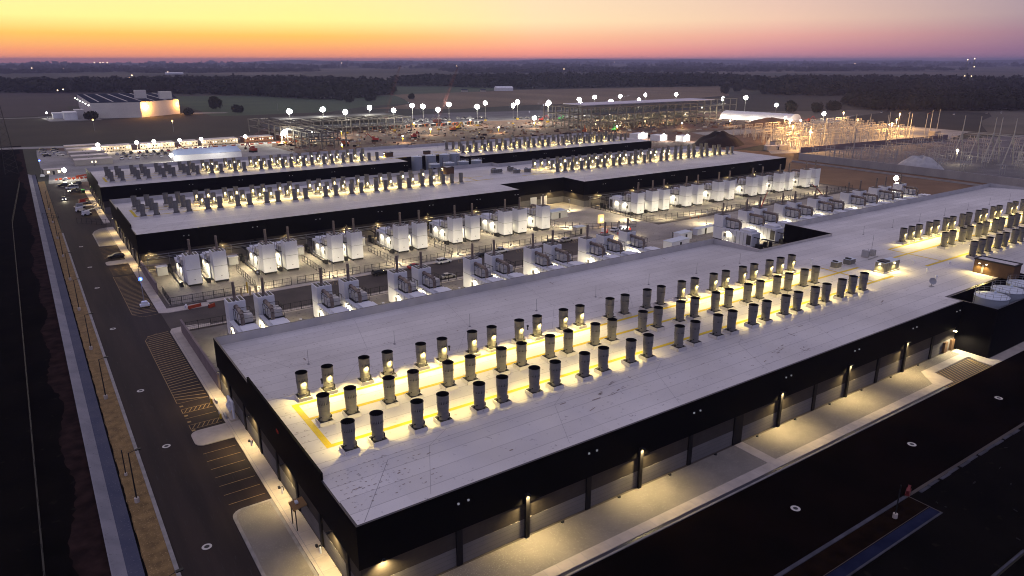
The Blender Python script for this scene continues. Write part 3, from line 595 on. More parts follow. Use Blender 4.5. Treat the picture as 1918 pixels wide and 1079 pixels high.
for bname, dy, r3z in (('nearest', 0, 11.05), ('middle', 175.4, 11.05), ('farthest', 259.6, 11.05)):
    for wing in 'WE':
        for ri, row in enumerate(('front', 'middle', 'rear')):
            for x, i, k, n in columns(row, wing):
                if bname == 'nearest' and wing == 'E' and x > (232 if ri == 0 else 256 if ri == 1 else 285): continue
                if bname == 'nearest':
                    lit = (ri == 2 and not (wing == 'W' and i in (6, 7))) or (ri == 0 and not (wing == 'W' and i in (6, 7)))
                    if wing == 'E' and ri == 2: lit = not (i in (3,))
                elif bname == 'middle': lit = ri > 0 and (wing == 'E' or i >= 2)
                else: lit = ri > 0 and (wing == 'E' or i >= 4)
                y = 80.2+9.15*ri+dy
                which = ('left', 'right')[k] if n == 2 else ('left', 'middle', 'right')[k]
                setn = 'pair' if n == 2 else 'trio'
                lab = '%s stack, %s of %s %s from left, %s row, %s roof\'s %s wing' % ('lamplit grey' if lit and ri == 2 else 'dark grey', which, ORD[i+1], 'pair' if n == 2 else 'group', row, bname, 'left' if wing == 'W' else 'right')
                grp = 'exhaust stacks on the three white roofs'
                if bname == 'farthest' and wing == 'E':
                    m = far_mesh(); o0 = len(stuff.v); stuff.v += [(a+x, c+y, z+r3z) for a, c, z in m.v]; stuff.f += [tuple(q+o0 for q in f) for f in m.f]; stuff.m += m.m
                    o = None
                elif bname == 'nearest':
                    key = (lit, ri)
                    if key not in templates:
                        o = thing('exhaust_stack', lab, 'exhaust stack', (x, y, r3z), 0, grp); stack_parts(o, lit)
                        if lit: stack_lamp(o, 1650 if ri == 2 else 850, -1 if ri == 2 else 1)
                        templates[key] = o
                    else: o = dup(templates[key], (x, y, r3z), None, lab, grp)
                else:
                    o = bpy.data.objects.new('exhaust_stack', FAR); COL.objects.link(o); o.location = (x, y, r3z); tag(o, lab, 'exhaust stack', grp)
                    if lit:
                        key = ('far', k == 0)
                        if key not in templates:
                            b = MB(); b.box(-.16, .16, -.96, -.86, 2.2, 2.7, 0); b.box(-.1, .1, -.95, -.86, 1.8, 2.199, 0); templates[key] = b.mesh('lamp', ['glow_warm'])
                        lo = bpy.data.objects.new('lamp', templates[key]); COL.objects.link(lo); lo.parent = o
                        if bname == 'middle': lamp(lo, (0, -1.3, 2.7), 950, WARM, (0, -.4, -1), 170, .5, .08)
                        elif k == 0: lamp(lo, (2.0 if n == 2 else 4.0, -1.3, 2.7), 1700 if n == 2 else 2100, WARM, (0, -.4, -1), 170, .5, .1)
o = stuff.build('exhaust_stack_mass', ['roof_membrane', 'fan_grey', 'dark_metal', 'fan_inside']); kind(o, 'stuff', 'rows of grey exhaust stacks on the right wing of the farthest roof'); o['category'] = 'exhaust stacks'; o['group'] = 'exhaust stacks on the three white roofs'
for i in range(11):
    for yy in (348.9+.2, 358.0):
        lamp(o, (206+i*10.2, yy-1.3, 13.7), 1500, WARM, (0, -.5, -1), 165, .5, .1)

# ------------------------------------------------------------------ roof plant on the link of the nearest hall
def roof_unit(label, x, y, w, d, h, mats='rtu_grey', lampp=0):
    r = thing('rooftop_unit', label, 'air handler', (x, y, 11.03))
    MB().box(-w/2-.15, w/2+.15, -d/2-.15, d/2+.15, 0, .35).build('curb', 'roof_membrane', r)
    b = MB(); b.box(-w/2, w/2, -d/2, d/2, .35, h); 
    for k in range(1, int(w/1.0)): b.box(-w/2+k-.03, -w/2+k+.03, -d/2-.012, d/2+.012, .36, h-.02, 1)
    b.build('casing', [mats, 'dark_metal'], r)
    b = MB(); b.box(-w/2-.08, w/2+.08, -d/2-.08, d/2+.08, h, h+.07, 0); b.box(-w/2+.3, -w/2+w*.38, -d/2+.2, d/2-.2, h+.07, h+.35, 1); b.face([(w/2, -d/2+.1, h-.3), (w/2+.6, -d/2+.1, h-.9), (w/2+.6, d/2-.1, h-.9), (w/2, d/2-.1, h-.3)], 1)
    b.build('cover', ['tank_lid', 'dark_metal'], r)
    if lampp:
        for lx, ly, ax in ((-w/2-.2, 0, (-.7, 0, -1)), (w*.1, -d/2-.2, (0, -.7, -1)), (w/2+.2, 0, (.7, 0, -1))):
            o = MB().box(lx-.14, lx+.14, ly-.14, ly+.14, h*.8, h*.8+.3).build('lamp', 'glow_warm', r); lamp(r, (lx*1.03, ly*1.05, h*.78), lampp, WARM, ax, 160)
    return r
roof_unit('long grey rooftop unit lit by lamps in the middle of the nearest roof', 169.0, 86.2, 6.6, 2.4, 2.6, lampp=1500)
roof_unit('small grey rooftop unit beside the end of the stack rows', 160.8, 94.4, 2.2, 1.6, 1.7)
roof_unit('small grey rooftop unit on a white curb behind its twin', 166.3, 94.3, 2.6, 1.7, 1.6)
r = thing('pipe_rack', 'open steel rack with small units and a mast on the nearest roof', 'pipe rack', (178, 96, 11.0))
b = MB()
for x in (-1.5, 1.5):
    for y in (-1, 1): b.bar((x, y, 0), (x, y, 1.7), .08)
b.bar((-1.5, 0, 1.0), (1.5, 0, 1.0), .08); b.bar((-3.5, -2, .2), (2, -1.5, .2), .12); b.bar((2.2, .6, 0), (2.2, .6, 5.4), .06); b.build('frame', 'galvanised', r)
MB().box(-1.9, -1.1, -.9, .9, .3, 1.9).box(1.0, 2.0, -.8, .4, .2, 1.7).build('cabinet', 'unit_grey', r)
r = thing('satellite_dish', 'small grey dish on a stand near the tanks on the roof', 'dish', (165.2, 73.6, 11.0))
b = MB(); b.lathe(0, 0, [(.05, 0), (.5, .1), (.8, .32)], 14); o = b.build('dish', 'unit_grey', r, (0, 0, 1.2)); o.rotation_euler = (R(60), 0, R(-40)); MB().bar((0, 0, 0), (0, 0, 1.2), .1).box(-.5, .5, -.4, .4, 0, .12).build('stand', 'galvanised', r)
for i, (x, y, h, w) in enumerate(((157.2, 87.4, .9, 'beside the yellow walkway end'), (181.2, 86.0, .8, 'right of the long lit unit'), (176, 80, 1.0, 'midway to the brown plant room'), (172.2, 76, .8, 'in front of the small dish'), (159, 100, 1.5, 'behind the small grey units'), (188, 80.5, .7, 'near the right-wing stacks'))):
    o = MB().lathe(0, 0, [(.2, 0), (.2, h*.7), (.34, h*.7), (.34, h), (.05, h+.08)], 10).build('roof_vent', 'unit_white', loc=(x, y, 11.03)); tag(o, 'small white roof vent %s' % w, 'vent', 'small vents on the nearest roof')
for i, (x, y, d) in enumerate(((175.5, 270.4, 5), (184.5, 272.5, 2.4), (188.3, 264.2, 2.4), (182.5, 264.4, 2.6))):
    roof_unit(['long grey rooftop unit near the back of the middle hall', 'small grey rooftop unit behind its pair on the middle hall', 'right one of two small boxes on the middle hall link', 'left one of two small boxes on the middle hall link'][i], x, y, d, 1.8, 2.0)
for bn, y0, nm in ((0, 64.6, 'nearest'), (1, 230.5, 'middle'), (2, 329.3, 'farthest')):   # vent stubs on the north of the stack rows
    for k in range(7):
        x = 33+20.4*k+(3 if k % 2 else 0); y = y0+67*.56+(k % 3)*.5
        o = MB().lathe(0, 0, [(.12, 0), (.12, .7), (.22, .7), (.22, .95), (.02, 1.0)], 8).build('vent_pipe', 'dark_metal', loc=(x, y, 10.9)); tag(o, 'dark vent pipe stub, %s from the left behind the rear stacks on %s roof' % (ORD[k+1], nm), 'vent', 'vent pipes behind the stack rows')

# ------------------------------------------------------------------ generators
def generator(label, x, y, rz, group, front):
    r = thing('generator', label, 'generator', (x, y, 0), rz, group)     # local: tower face at y = 0, enclosure behind it
    b = MB(); b.box(-1.85, 1.85, .02, 3.9, .75, 4.85, 0); b.box(-1.82, 1.82, .05, 3.87, 4.851, 4.93, 1); b.box(-1.85, 1.85, .02, 3.9, 4.931, 9.0, 0)
    b.box(-.03, .03, .005, .02, .8, 8.95, 0); b.box(-.12, .12, -.03, .02, 1.9, 2.1, 1)
    b.build('tower', ['unit_white', 'dark_metal'], r)
    b = MB()
    for k in range(4): b.box(-1.6+k*.86, -.98+k*.86, .4, 3.5, 9.01, 9.06, 0)
    b.box(-1.8, 1.8, .1, 3.8, .35, .749, 0)
    for sx in (-1.5, 1.5):
        for sy in (.4, 3.4): b.box(sx-.15, sx+.15, sy-.15, sy+.15, .1, .36, 0)
    b.build('louvre', 'dark_metal', r)
    b = MB(); b.cyl((0, 2.0, 9.0), (0, 2.0, 13.1), .33, n=12); b.cyl((0, 2, 11.0), (0, 2, 11.15), .37, n=12); b.cyl((0, 2, 9.0), (0, 2, 9.5), .5, .35, n=12); b.build('exhaust_pipe', 'pipe_steel', r, smooth=True)
    b = MB(); b.box(-2.2, 2.2, 4.2, 16.5, .7, 5.0, 0)
    for k in range(1, 8): b.box(-2.215, 2.215, 4.2+k*1.5-.045, 4.2+k*1.5+.045, .72, 4.98, 2)
    b.box(-2.3, 2.3, 4.3, 16.4, .2, .7, 1); b.box(-1.7, -.6, 16.5, 16.53, .9, 3.2, 1); b.box(-2.23, -2.2, 13.6, 14.6, .8, 3, 1)
    for sx in (-2.24, 2.21): b.box(sx, sx+.03, 14.4, 16.2, 1.2, 4.4, 2); b.box(sx, sx+.03, 9.2, 10.1, .9, 3.0, 1); b.box(sx, sx+.03, 5.0, 6.0, 2.2, 3.4, 2)
    b.build('enclosure', ['unit_white', 'unit_grey', 'steel_grey'], r)
    b = MB(); b.box(-3.5, -3.1, 4.5, 20, .45, .6)
    for k in range(8): b.box(-3.45, -3.15, 5+k*2-.06, 5+k*2+.06, 0, .45)
    for yy, hh in ((1.2, 1.5), (2.6, 1.1), (17.4, 1.9), (19.5, 2.4)): b.box(-3.7, -2.9, yy, yy+.9, .0, hh)
    b.box(-.9, .9, 17.2, 19.0, 0, 1.7); b.bar((-1.5, 18, 3.3), (-1.5, 24, 3.3), .3); b.bar((1.2, 16.6, 3.9), (1.2, 24, 3.9), .25); b.bar((-1.5, 20, 0), (-1.5, 20, 3.3), .12); b.bar((1.2, 22, 0), (1.2, 22, 3.9), .12)
    b.build('cable_tray', 'dark_metal', r)
    b = MB(); b.box(-2.45, 1.2, 4.7, 8.5, 5.0, 5.2, 0)            # cooler in a black steel frame
    for sx in (-2.4, 1.15):
        for sy in (4.75, 6.6, 8.45): b.bar((sx, sy, 5.2), (sx, sy, 7.7), .085)
        b.bar((sx, 4.75, 7.7), (sx, 8.45, 7.7), .085)
    for sy in (4.75, 8.45): b.bar((-2.4, sy, 7.7), (1.15, sy, 7.7), .085); b.bar((-2.4, sy, 6.3), (1.15, sy, 6.3), .06)
    b.build('cooler_frame', 'fence_black', r)
    b = MB()
    for k in range(2): b.box(-2.1, .8, 5.0+k*1.7, 6.4+k*1.7, 5.21, 6.9); b.cyl((-.6, 5.7+k*1.7, 6.9), (-.6, 5.7+k*1.7, 7.1), .6, n=10)
    b.build('cooler', 'unit_cream', r)
    b = MB(); pts = [(.3, 3.9, 8.0), (.5, 7.6, 8.0), (.6, 9.2, 8.0), (.6, 9.9, 7.75), (.6, 10.2, 7.2), (.6, 10.2, 5.0)]
    for a, c in zip(pts, pts[1:]): b.cyl(a, c, .42, n=10)
    for yy in (4.2, 6.2, 8.6): b.cyl((.4, yy, 8.0), (.4, yy+.25, 8.0), .52, n=10)
    b.build('exhaust_duct', 'pipe_steel', r, smooth=True)
    MB().box(-1.5, 1.5, 11.0, 15.6, 5.01, 5.75).box(-1.8, 1.8, 12.0, 14.8, 5.751, 5.85).build('intake_hood', 'unit_white', r)
    b = MB(); b.box(-2.45, -2.22, 6.8, 7.1, 4.4, 4.55, 0); b.box(-2.43, -2.24, 6.83, 7.07, 4.38, 4.399, 1); b.box(-2.45, -2.22, 11.8, 12.1, 4.4, 4.55, 0); b.box(-2.43, -2.24, 11.83, 12.07, 4.38, 4.399, 1)
    b.box(2.22, 2.45, 6.8, 7.1, 4.4, 4.55, 0); b.box(2.24, 2.43, 6.83, 7.07, 4.38, 4.399, 1)
    o = b.build('lamp', ['dark_metal', 'glow_warm'], r)
    lamp(o, (-2.52, 7, 4.3), 2000, NEUT, (-.35, -.1, -1), 160, .5); lamp(o, (-2.52, 12, 4.3), 1400, NEUT, (-.35, -.1, -1), 160, .5); lamp(o, (2.52, 7, 4.3), 2000, NEUT, (.35, -.1, -1), 160, .5)
    b = MB(); b.box(2.3, 3.1, 5, 7.4, .9, 1.0)                 # access steps with a rail
    for yy in (5, 6.2, 7.4): b.bar((3.05, yy, .2), (3.05, yy, 2.0), .06)
    b.bar((3.05, 5, 2), (3.05, 7.4, 2), .06); b.box(2.3, 3.1, 4.4, 5, .4, .5); b.build('access_step', 'galvanised', r)
    return r
MX = [31.5, 38.6, 52.2, 58.8, 72.9, 79.3, 95.2, 102, 115.5, 122.4, 136, 142.3, 152.8, 200.5, 208.6, 215, 228.5, 235.5, 249, 256, 272, 279, 292, 299, 312.5, 320]
FX = [31.6, 38, 51.6, 58.4, 71.4, 78.2, 93.7, 100.6, 113.8, 120.9, 134, 141, 150.3, 195, 207.6, 215, 228, 235.5, 248.5, 255.5, 270.5, 279, 291, 298, 310]
g0 = None
GM, GF = 'white generators before the middle hall', 'white generators behind the nearest hall'
for i, x in enumerate(MX):
    west = i < 13; k = i+1 if west else i-12
    lab = 'white generator with tall tower, %s from the left %s in the yard before the middle hall' % (ORD[k], 'of the left group' if west else 'of the right group')
    lab = 'white generator facing the road, %s from left in the %s group before the middle hall' % (ORD[k], 'left' if west else 'right')
    if g0 is None: g0 = generator(lab, x+1.85, 205.0, 0, GM, True)
    else: dup(g0, (x+1.85, 205.0, 0), 0, lab, GM)
for i, x in enumerate(FX):
    west = i < 13; k = i+1 if west else i-12
    lab = 'white generator behind the near parapet, %s from left in the %s group' % (ORD[k], 'left' if west else 'right')
    dup(g0, (x+1.85, 161.4, 0), math.pi, lab, GF)
# yard slabs
b = MB(); b.box(24.2, 161, 190.8, 230.2, 0, .1); kind(b.build('yard_slab', 'concrete_slab'))
b = MB(); b.box(196, 330, 190.8, 230.2, 0, .1); kind(b.build('yard_slab', 'concrete_slab'))
b = MB(); b.box(24.2, 160.2, 132.7, 169.1, 0, .1); kind(b.build('yard_slab', 'concrete_slab'))
b = MB(); b.box(186, 330, 132.7, 169.1, 0, .1); kind(b.build('yard_slab', 'concrete_slab'))
b = MB(); b.box(161.2, 195.8, 172, 244.3, 0, .06); b.box(160.4, 330, 171.6, 188.4, 0, .05); b.box(162.6, 185.8, 117.2, 171.4, 0, .055); kind(b.build('yard_slab', 'court_slab_lit'))
# electrical switch cubicles, pipe runs along the middle hall
b = MB()
for x0, x1 in ((25, 159), (196, 329)):
    for z, y in ((4.6, 229.2), (4.0, 228.6), (3.4, 229.4)): b.bar((x0, y, z), (x1, y, z), .16)
    for x in np.arange(x0, x1, 6): b.bar((x, 229.0, 0), (x, 229.0, 4.8), .12); b.bar((x, 228.4, 4.5), (x, 230.1, 4.5), .1)
tag(b.build('pipe_run', 'galvanised'), 'long run of pipes on a rack along the wall of the middle hall', 'pipe run')
sw = None
for i, x in enumerate([27.6, 47.5, 68, 89, 111, 131.5]+[222, 243, 265, 286, 306]):
    lab = 'grey switch cabinet among pipes, %s from the left behind the generators' % ORD[i+1]
    if sw is None:
        sw = thing('switch_cabinet', lab, 'cabinet', (x, 222, .1), 0, 'switch cabinets in the generator yard')
        MB().box(-1.4, 1.4, -1, 1, .1, 2.6).build('casing', 'unit_grey', sw); MB().box(-1.5, 1.5, -1.1, 1.1, 2.6, 2.75).build('cover', 'unit_white', sw)
        b = MB(); b.cyl((-1, 1, 1.4), (-1, 6, 1.4), .35, n=8); b.cyl((1.8, 0, 3.2), (-6, .6, 3.3), .22, n=8); b.bar((-6, .6, 0), (-6, .6, 3.3), .12); b.build('pipe', 'pipe_steel', sw)
    else: dup(sw, (x, 222, .1), None, lab)

# ------------------------------------------------------------------ fences, walls
def fence(label, pts, h=2.2, step=2.6, gaps=(), rails=(.08, .5, .98), wires=True):
    r = thing('chain_link_fence', label, 'fence', (*pts[0], 0)); ox, oy = pts[0]
    bp, bw = MB(), MB()
    for (x0, y0), (x1, y1) in zip(pts, pts[1:]):
        d = math.hypot(x1-x0, y1-y0); n = max(1, round(d/step)); P = lambda k, z: (x0-ox+(x1-x0)*k/n, y0-oy+(y1-y0)*k/n, z)
        for k in range(n+1): bp.bar(P(k, 0), P(k, h+.12), .12)
        for q in rails: bw.bar(P(0, h*q), P(n, h*q), .075)
        if wires:
            for k in range(int(d/.45)): f = k*.45*n/d; bw.bar(P(f, .1), P(f, h), .022)
    bp.build('posts', 'fence_black', r); bw.build('mesh', 'fence_black', r)
    return r
fence('black chain link fence round the generator yard of the middle hall', [(24.6, 203), (24.6, 191.2), (45.6, 191.2)])
for i, (a, c) in enumerate(((48.4, 55.7), (57.4, 76), (77.4, 87), (89.9, 98.1), (99.5, 106.8), (110, 122), (124, 140), (142.5, 160))):
    fence('low black fence panel along the yard road, %s from the left past the gate' % ORD[i+1], [(a, 191.2), (c, 191.2)], 2.2, 2.4)
for i, x in enumerate((46.6, 66.4, 88.4, 109)):
    fence('black fence running back between white generators, %s from the left' % ORD[i+1], [(x, 194), (x, 214)], 2.2, 2.5, wires=False)
fence('black fence along the south side of the yard road', [(24.2, 169.8), (46, 169.8), (86, 169.8), (122, 169.8)])
fence('black fence round the paved court in the middle of the site', [(161.5, 219), (161.5, 206), (170, 196.5), (186, 190.4)])
fence('black fence before the right group of white generators', [(196, 228), (196, 195), (226, 191), (268, 191.2), (330, 191.2)], 2.2, 3)
fence('black fence beside the white service shed on the yard road', [(184, 170), (215, 170), (250, 170), (310, 170)], 2.2, 3)
fence('dark fence by the mulch strip near the far gate', [(7.3, 332), (2.2, 334)], 2.0, 1.7, wires=False)
fence('black gate fence across the west road', [(12.6, 316), (23, 304.5)], 2.2, 2.2, wires=False)
fence('dark wire fence along the dark field at the left', [(-6.5, 60), (-7.2, 200), (-8, 330), (-4, 440)], 1.4, 6, wires=False)
o = MB().box(23.15, 23.5, 133.2, 169.5, 0, 3.15).box(23.1, 23.55, 133.2, 169.5, 3.151, 3.25).build('yard_wall', 'yard_wall'); tag(o, 'plain precast yard wall at the near corner of the nearest hall', 'wall')
o = MB().box(23.15, 23.5, 203.2, 230, 0, 3.15).box(23.1, 23.55, 203.2, 230, 3.151, 3.25).build('yard_wall', 'yard_wall'); tag(o, 'plain precast yard wall at the corner of the middle hall', 'wall')
b = MB(); b.box(403.6, 404.2, 100, 272, 0, 4.2); b.prism([(403.6, 272.01), (404.2, 272.01), (435.3, 292.4), (434.7, 292.9)], 0, 4.2)
for y in range(104, 272, 5): b.box(403.58, 404.22, y-.04, y+.04, 0, 4.22, 1)
tag(b.build('concrete_wall', ['precast', 'roof_seam']), 'long pale concrete wall before the unlit substation', 'wall')
b = MB(); b.prism([(434.7, 293.0), (435.2, 292.5), (606, 278.6), (606, 279.4)], 0, 3.6); tag(b.build('concrete_wall', 'yard_wall'), 'dark wall between the lit and the unlit substation', 'wall')
b = MB(); b.box(391, 391.5, 100, 268, 0, .9); tag(b.build('concrete_barrier', 'precast'), 'low pale barrier along the inside of the brown dirt strip', 'barrier')

# ------------------------------------------------------------------ street furniture on the west side
lp = None
for i, y in enumerate((72, 102, 141.2, 169.7, 200.5, 231.5, 262, 291.3, 322, 352)):
    lab = 'unlit black lamp post on the mulch strip, %s from the bottom of the picture' % ORD[i+1]
    if lp is None:
        lp = thing('lamp_post', lab, 'lamp post', (4.9, y, 0), 0, 'lamp posts along the mulch strip')
        MB().lathe(0, 0, [(.34, 0), (.34, .75), (.3, .8), (.001, .8)], 12).build('base', 'concrete_walk', lp)
        MB().cyl((0, 0, .8), (0, 0, 8.0), .11, .07, n=8).build('pole', 'fence_black', lp)
        MB().bar((0, 0, 7.9), (.9, .1, 8.1), .06).build('arm', 'fence_black', lp)
        MB().obox(1.25, .14, 8.02, .75, .4, .14, .1).build('lamp_head', 'fence_black', lp)
    else: dup(lp, (4.9, y, 0), None, lab)
lp2 = thing('camera_post', 'short black post with a white base beside the second lamp post', 'post', (4.5, 110.5, 0))
MB().lathe(0, 0, [(.22, 0), (.22, .5), (.001, .52)], 10).build('base', 'concrete_walk', lp2); MB().cyl((0, 0, .5), (0, 0, 4.4), .08, n=8).build('pole', 'fence_black', lp2)
o = thing('lamp_post', 'dark lamp post beside the pale kerb at the bottom right', 'lamp post', (90.5, 39.4, 0))
MB().lathe(0, 0, [(.32, 0), (.32, .7), (.001, .72)], 10).build('base', 'concrete_walk', o); MB().cyl((0, 0, .7), (0, 0, 5.2), .09, n=8).build('pole', 'fence_black', o)
def light_mast(label, x, y, h, blue=True, power=0):
    r = thing('light_mast', label, 'light mast', (x, y, 0))
    b = MB(); b.box(-1.1, 1.1, -.7, .7, .5, 1.0); b.prism([(-.8, -.6), (.8, -.6), (.5, .6), (-.5, .6)], 1.0, 1.7); b.build('trailer', 'unit_white', r)
    b = MB()
    for sx in (-1.5, 1.5): b.bar((0, 0, .6), (sx, 1.2, .1), .1); b.bar((0, 0, .6), (sx, -1.2, .1), .1); b.obox(sx*.7, 0, 0, .2, .6, .6)
    b.build('outrigger', 'dark_metal', r)
    MB().cyl((0, 0, 1.6), (0, 0, h-.3), .09, .06, n=8).build('mast', 'galvanised', r)
    if blue:
        MB().box(-.5, .5, -.15, .15, h-.35, h-.15).build('crossbar', 'unit_white', r)
        o = MB().ball((0, 0, h), .5).build('beacon', 'glow_blue', r); lamp(o, (0, -.5, h), 450, (.08, .2, 1), typ='POINT', rad=.2)
    else:
        o = MB().ball((0, 0, h), 1.0).build('lamp_head', 'glow_flood', r)
    return r
light_mast('white camera trailer with a blue beacon on the hatched bay', 18.9, 193.6, 7.6)
light_mast('camera mast with a blue beacon beside the guard hut at the far left', 6.4, 455.9, 9)
light_mast('bright white light tower by the road gate at the far left', 16, 437, 5.5, False)
light_mast('bright white light tower at the end of the generator row', 314, 162.5, 10.6, False)
light_mast('bright white light tower behind the farthest roof, beside the blue tent', 73, 470, 5.5, False)
for i, y in enumerate((128.2, 121.2)):
    r = thing('parking_sign', 'yellow posted parking sign at the %s accessible bay' % ('upper' if i == 0 else 'lower'), 'sign', (20.7, y, .02))
    MB().box(-.16, .16, -.08, .08, 0, .95).build('post', 'machine_yellow', r); MB().box(-.2, -.17, -.22, .22, .95, 1.6).build('sign_panel', 'unit_white', r)
    MB().box(.6, .9, -.9, .9, 0, .7).build('bollard_rail', 'unit_grey', r)
r = thing('pipe_manifold', 'pale green pipe manifold on the wall beside the end doors', 'pipe manifold', (22.5, 117.5, .14))
b = MB(); b.cyl((0, 4.6, 0), (0, 4.6, 3.4), .22, n=8); b.cyl((0, 4.6, 3.4), (0, 1.6, 3.4), .22, n=8); b.cyl((0, 1.6, 3.4), (0, 1.6, .3), .22, n=8); b.cyl((0, 3, 3.4), (-.8, 3, 2.6), .2, n=8); b.box(-.6, .4, 2.3, 4, 1.6, 2.4); b.build('pipes', 'unit_white', r)
b = MB(); b.box(-.7, .5, 1.2, 5.0, 0, .35); b.build('base', 'concrete_walk', r)
r = thing('door_canopy', 'small brown canopy on posts over an end door near the bottom corner', 'canopy', (22.2, 83.6, .14))
MB().face([(-.8, -1.1, 3.3), (1.0, -1.1, 3.6), (1.0, 1.1, 3.6), (-.8, 1.1, 3.3)]).face([(-.8, 1.1, 3.18), (1.0, 1.1, 3.48), (1.0, -1.1, 3.48), (-.8, -1.1, 3.18)]).box(-.82, -.7, -1.15, 1.15, 3.05, 3.38).build('roof', 'brown_box', r)
b = MB(); b.bar((-.6, -.95, 0), (-.6, -.95, 3.2), .12); b.bar((-.6, .95, 0), (-.6, .95, 3.2), .12); b.build('post', 'dark_metal', r); MB().box(-.3, .1, -.3, .3, 3.6, 3.85).build('flood_lamp', 'unit_white', r)
for i, (y, w) in enumerate(((108.6, 'beside the round planter'), (92.4, 'near the row of hooded lamps'), (76.5, 'nearest the bottom corner'))):
    r = thing('bollard_set', 'dark hose bibb and pale bollard at the wall foot, %s' % w, 'bollard', (22.6, y, .14)); MB().lathe(0, 0, [(.14, 0), (.14, .9), (.001, .98)], 8).build('bollard', 'unit_white', r); MB().box(.1, .4, .6, 1.0, 0, .5).box(-.15, .15, 1.3, 1.7, 0, .3).build('outlet', 'dark_metal', r)
o = MB().box(23.08, 23.18, 93.1, 94.0, 9.3, 9.75).build('wall_sign', 'car_red'); tag(o, 'small red sign high on the black end wall of the nearest hall', 'sign')
# bollards and barriers at the mouth of the yard road
for i, (x, y) in enumerate(((47.3, 187.6), (48.9, 187.0), (51.2, 187.4), (52.8, 187.0))):
    o = MB().box(-.22, .22, -.22, .22, 0, 2.6).build('timber_post', 'wood_post', loc=(x-7.5, y+1.2, 0)); tag(o, 'thick pale timber post beside the yard gate, %s from the left' % ORD[i+1], 'post', 'timber posts by the yard gate')
o = MB().box(-.15, .15, -.15, .15, 0, 3.2).build('marker_post', 'machine_yellow', loc=(43.6, 190.8, 0)); tag(o, 'yellow marker post by the generator yard gate', 'post')
def barrier(label, x, y, a, l=2.0, c='barrier_red', grp=None, h=.85):
    b = MB(); b.prism([(-l/2, -.3), (l/2, -.3), (l/2, .3), (-l/2, .3)], 0, .3); b.prism([(-l/2, -.16), (l/2, -.16), (l/2, .16), (-l/2, .16)], .3, h); b.box(-l/2, -l/2+.2, -.2, .2, .3, h+.06); b.box(l/2-.2, l/2, -.2, .2, .3, h+.06)
    o = b.build('plastic_barrier', c, loc=(x, y, .02), rz=a); return tag(o, label, 'barrier', grp)
barrier('red plastic barrier at the yard road corner, the longer one', 29.3, 186.2, .2, 3.2); barrier('short red plastic barrier beside the longer one at the road corner', 33, 184.4, .5, 1.8); barrier('white plastic barrier touching the long red one', 27.4, 187.2, 1.2, 1.2, 'unit_white')
for i in range(8): barrier('orange plastic barrier in the row across the far gate', 12+1.9*i, 441-.2*i+(i % 2)*.5, .1, 1.3, 'barrier_red', 'orange barriers across the far gate')
for i in range(5): barrier('orange barrier at the building corner in the upper row', 22+1.0*i, 447+.8*i, .6, 1.8, 'barrier_red', 'orange barriers at the farthest hall corner')
barrier('red barrier alone by the dark kerb at the bottom right', 97.9, 41.5, .35, 1.9, 'crane_red', None, .75)
rr = random.Random(3)
b = MB()
for k in range(40):
    x, y = rr.uniform(98, 160), rr.uniform(27, 40); b.obox(x, y, .02, rr.uniform(.15, .7), rr.uniform(.08, .2), rr.uniform(.04, .15), rr.uniform(0, 3))
kind(b.build('rubble', 'rubble_dark'), 'stuff', 'scattered pale rubble on the dark earth at the bottom right')

# ------------------------------------------------------------------ vehicles
def loft(b, prof, w, m=0, inset=0):      # side outline (x, z) swept across the width; the part above inset z leans in
    n = len(prof); base = len(b.v)
    zs = [z for x, z in prof]; z0, z1 = min(zs), max(zs)
    for s in (-1, 1):
        for x, z in prof: b.v.append((x, s*(w/2-inset*(z-z0)/(z1-z0+1e-6)), z))
    b.f.append(tuple(base+i for i in range(n))); b.m.append(m); b.f.append(tuple(base+n+i for i in range(n-1, -1, -1))); b.m.append(m)
    for i in range(n): j = (i+1) % n; b.f.append((base+j, base+i, base+n+i, base+n+j)); b.m.append(m)
BODY = {'sedan': [(-2.3, .35), (-2.35, .75), (-2.2, .92), (-1.3, .98), (1.0, .95), (2.1, .80), (2.35, .6), (2.35, .35)],
        'suv': [(-2.35, .4), (-2.4, .95), (-2.3, 1.08), (1.0, 1.08), (2.15, .95), (2.4, .7), (2.4, .4)],
        'pickup': [(-2.8, .5), (-2.85, 1.05), (-.75, 1.05), (-.7, 1.1), (1.2, 1.1), (2.6, 1.02), (2.8, .8), (2.8, .5)],
        'van': [(-2.7, .4), (-2.75, 1.2), (1.6, 1.2), (2.5, 1.05), (2.75, .8), (2.75, .4)]}
CAB = {'sedan': [(-1.75, .95), (-1.1, 1.42), (.25, 1.44), (1.1, .95)], 'suv': [(-2.3, 1.07), (-2.0, 1.68), (.2, 1.72), (1.1, 1.07)],
       'pickup': [(-.72, 1.09), (-.6, 1.78), (.7, 1.8), (1.4, 1.09)], 'van': [(-2.7, 1.19), (-2.6, 2.1), (1.0, 2.15), (1.9, 1.19)]}
CARM = {}
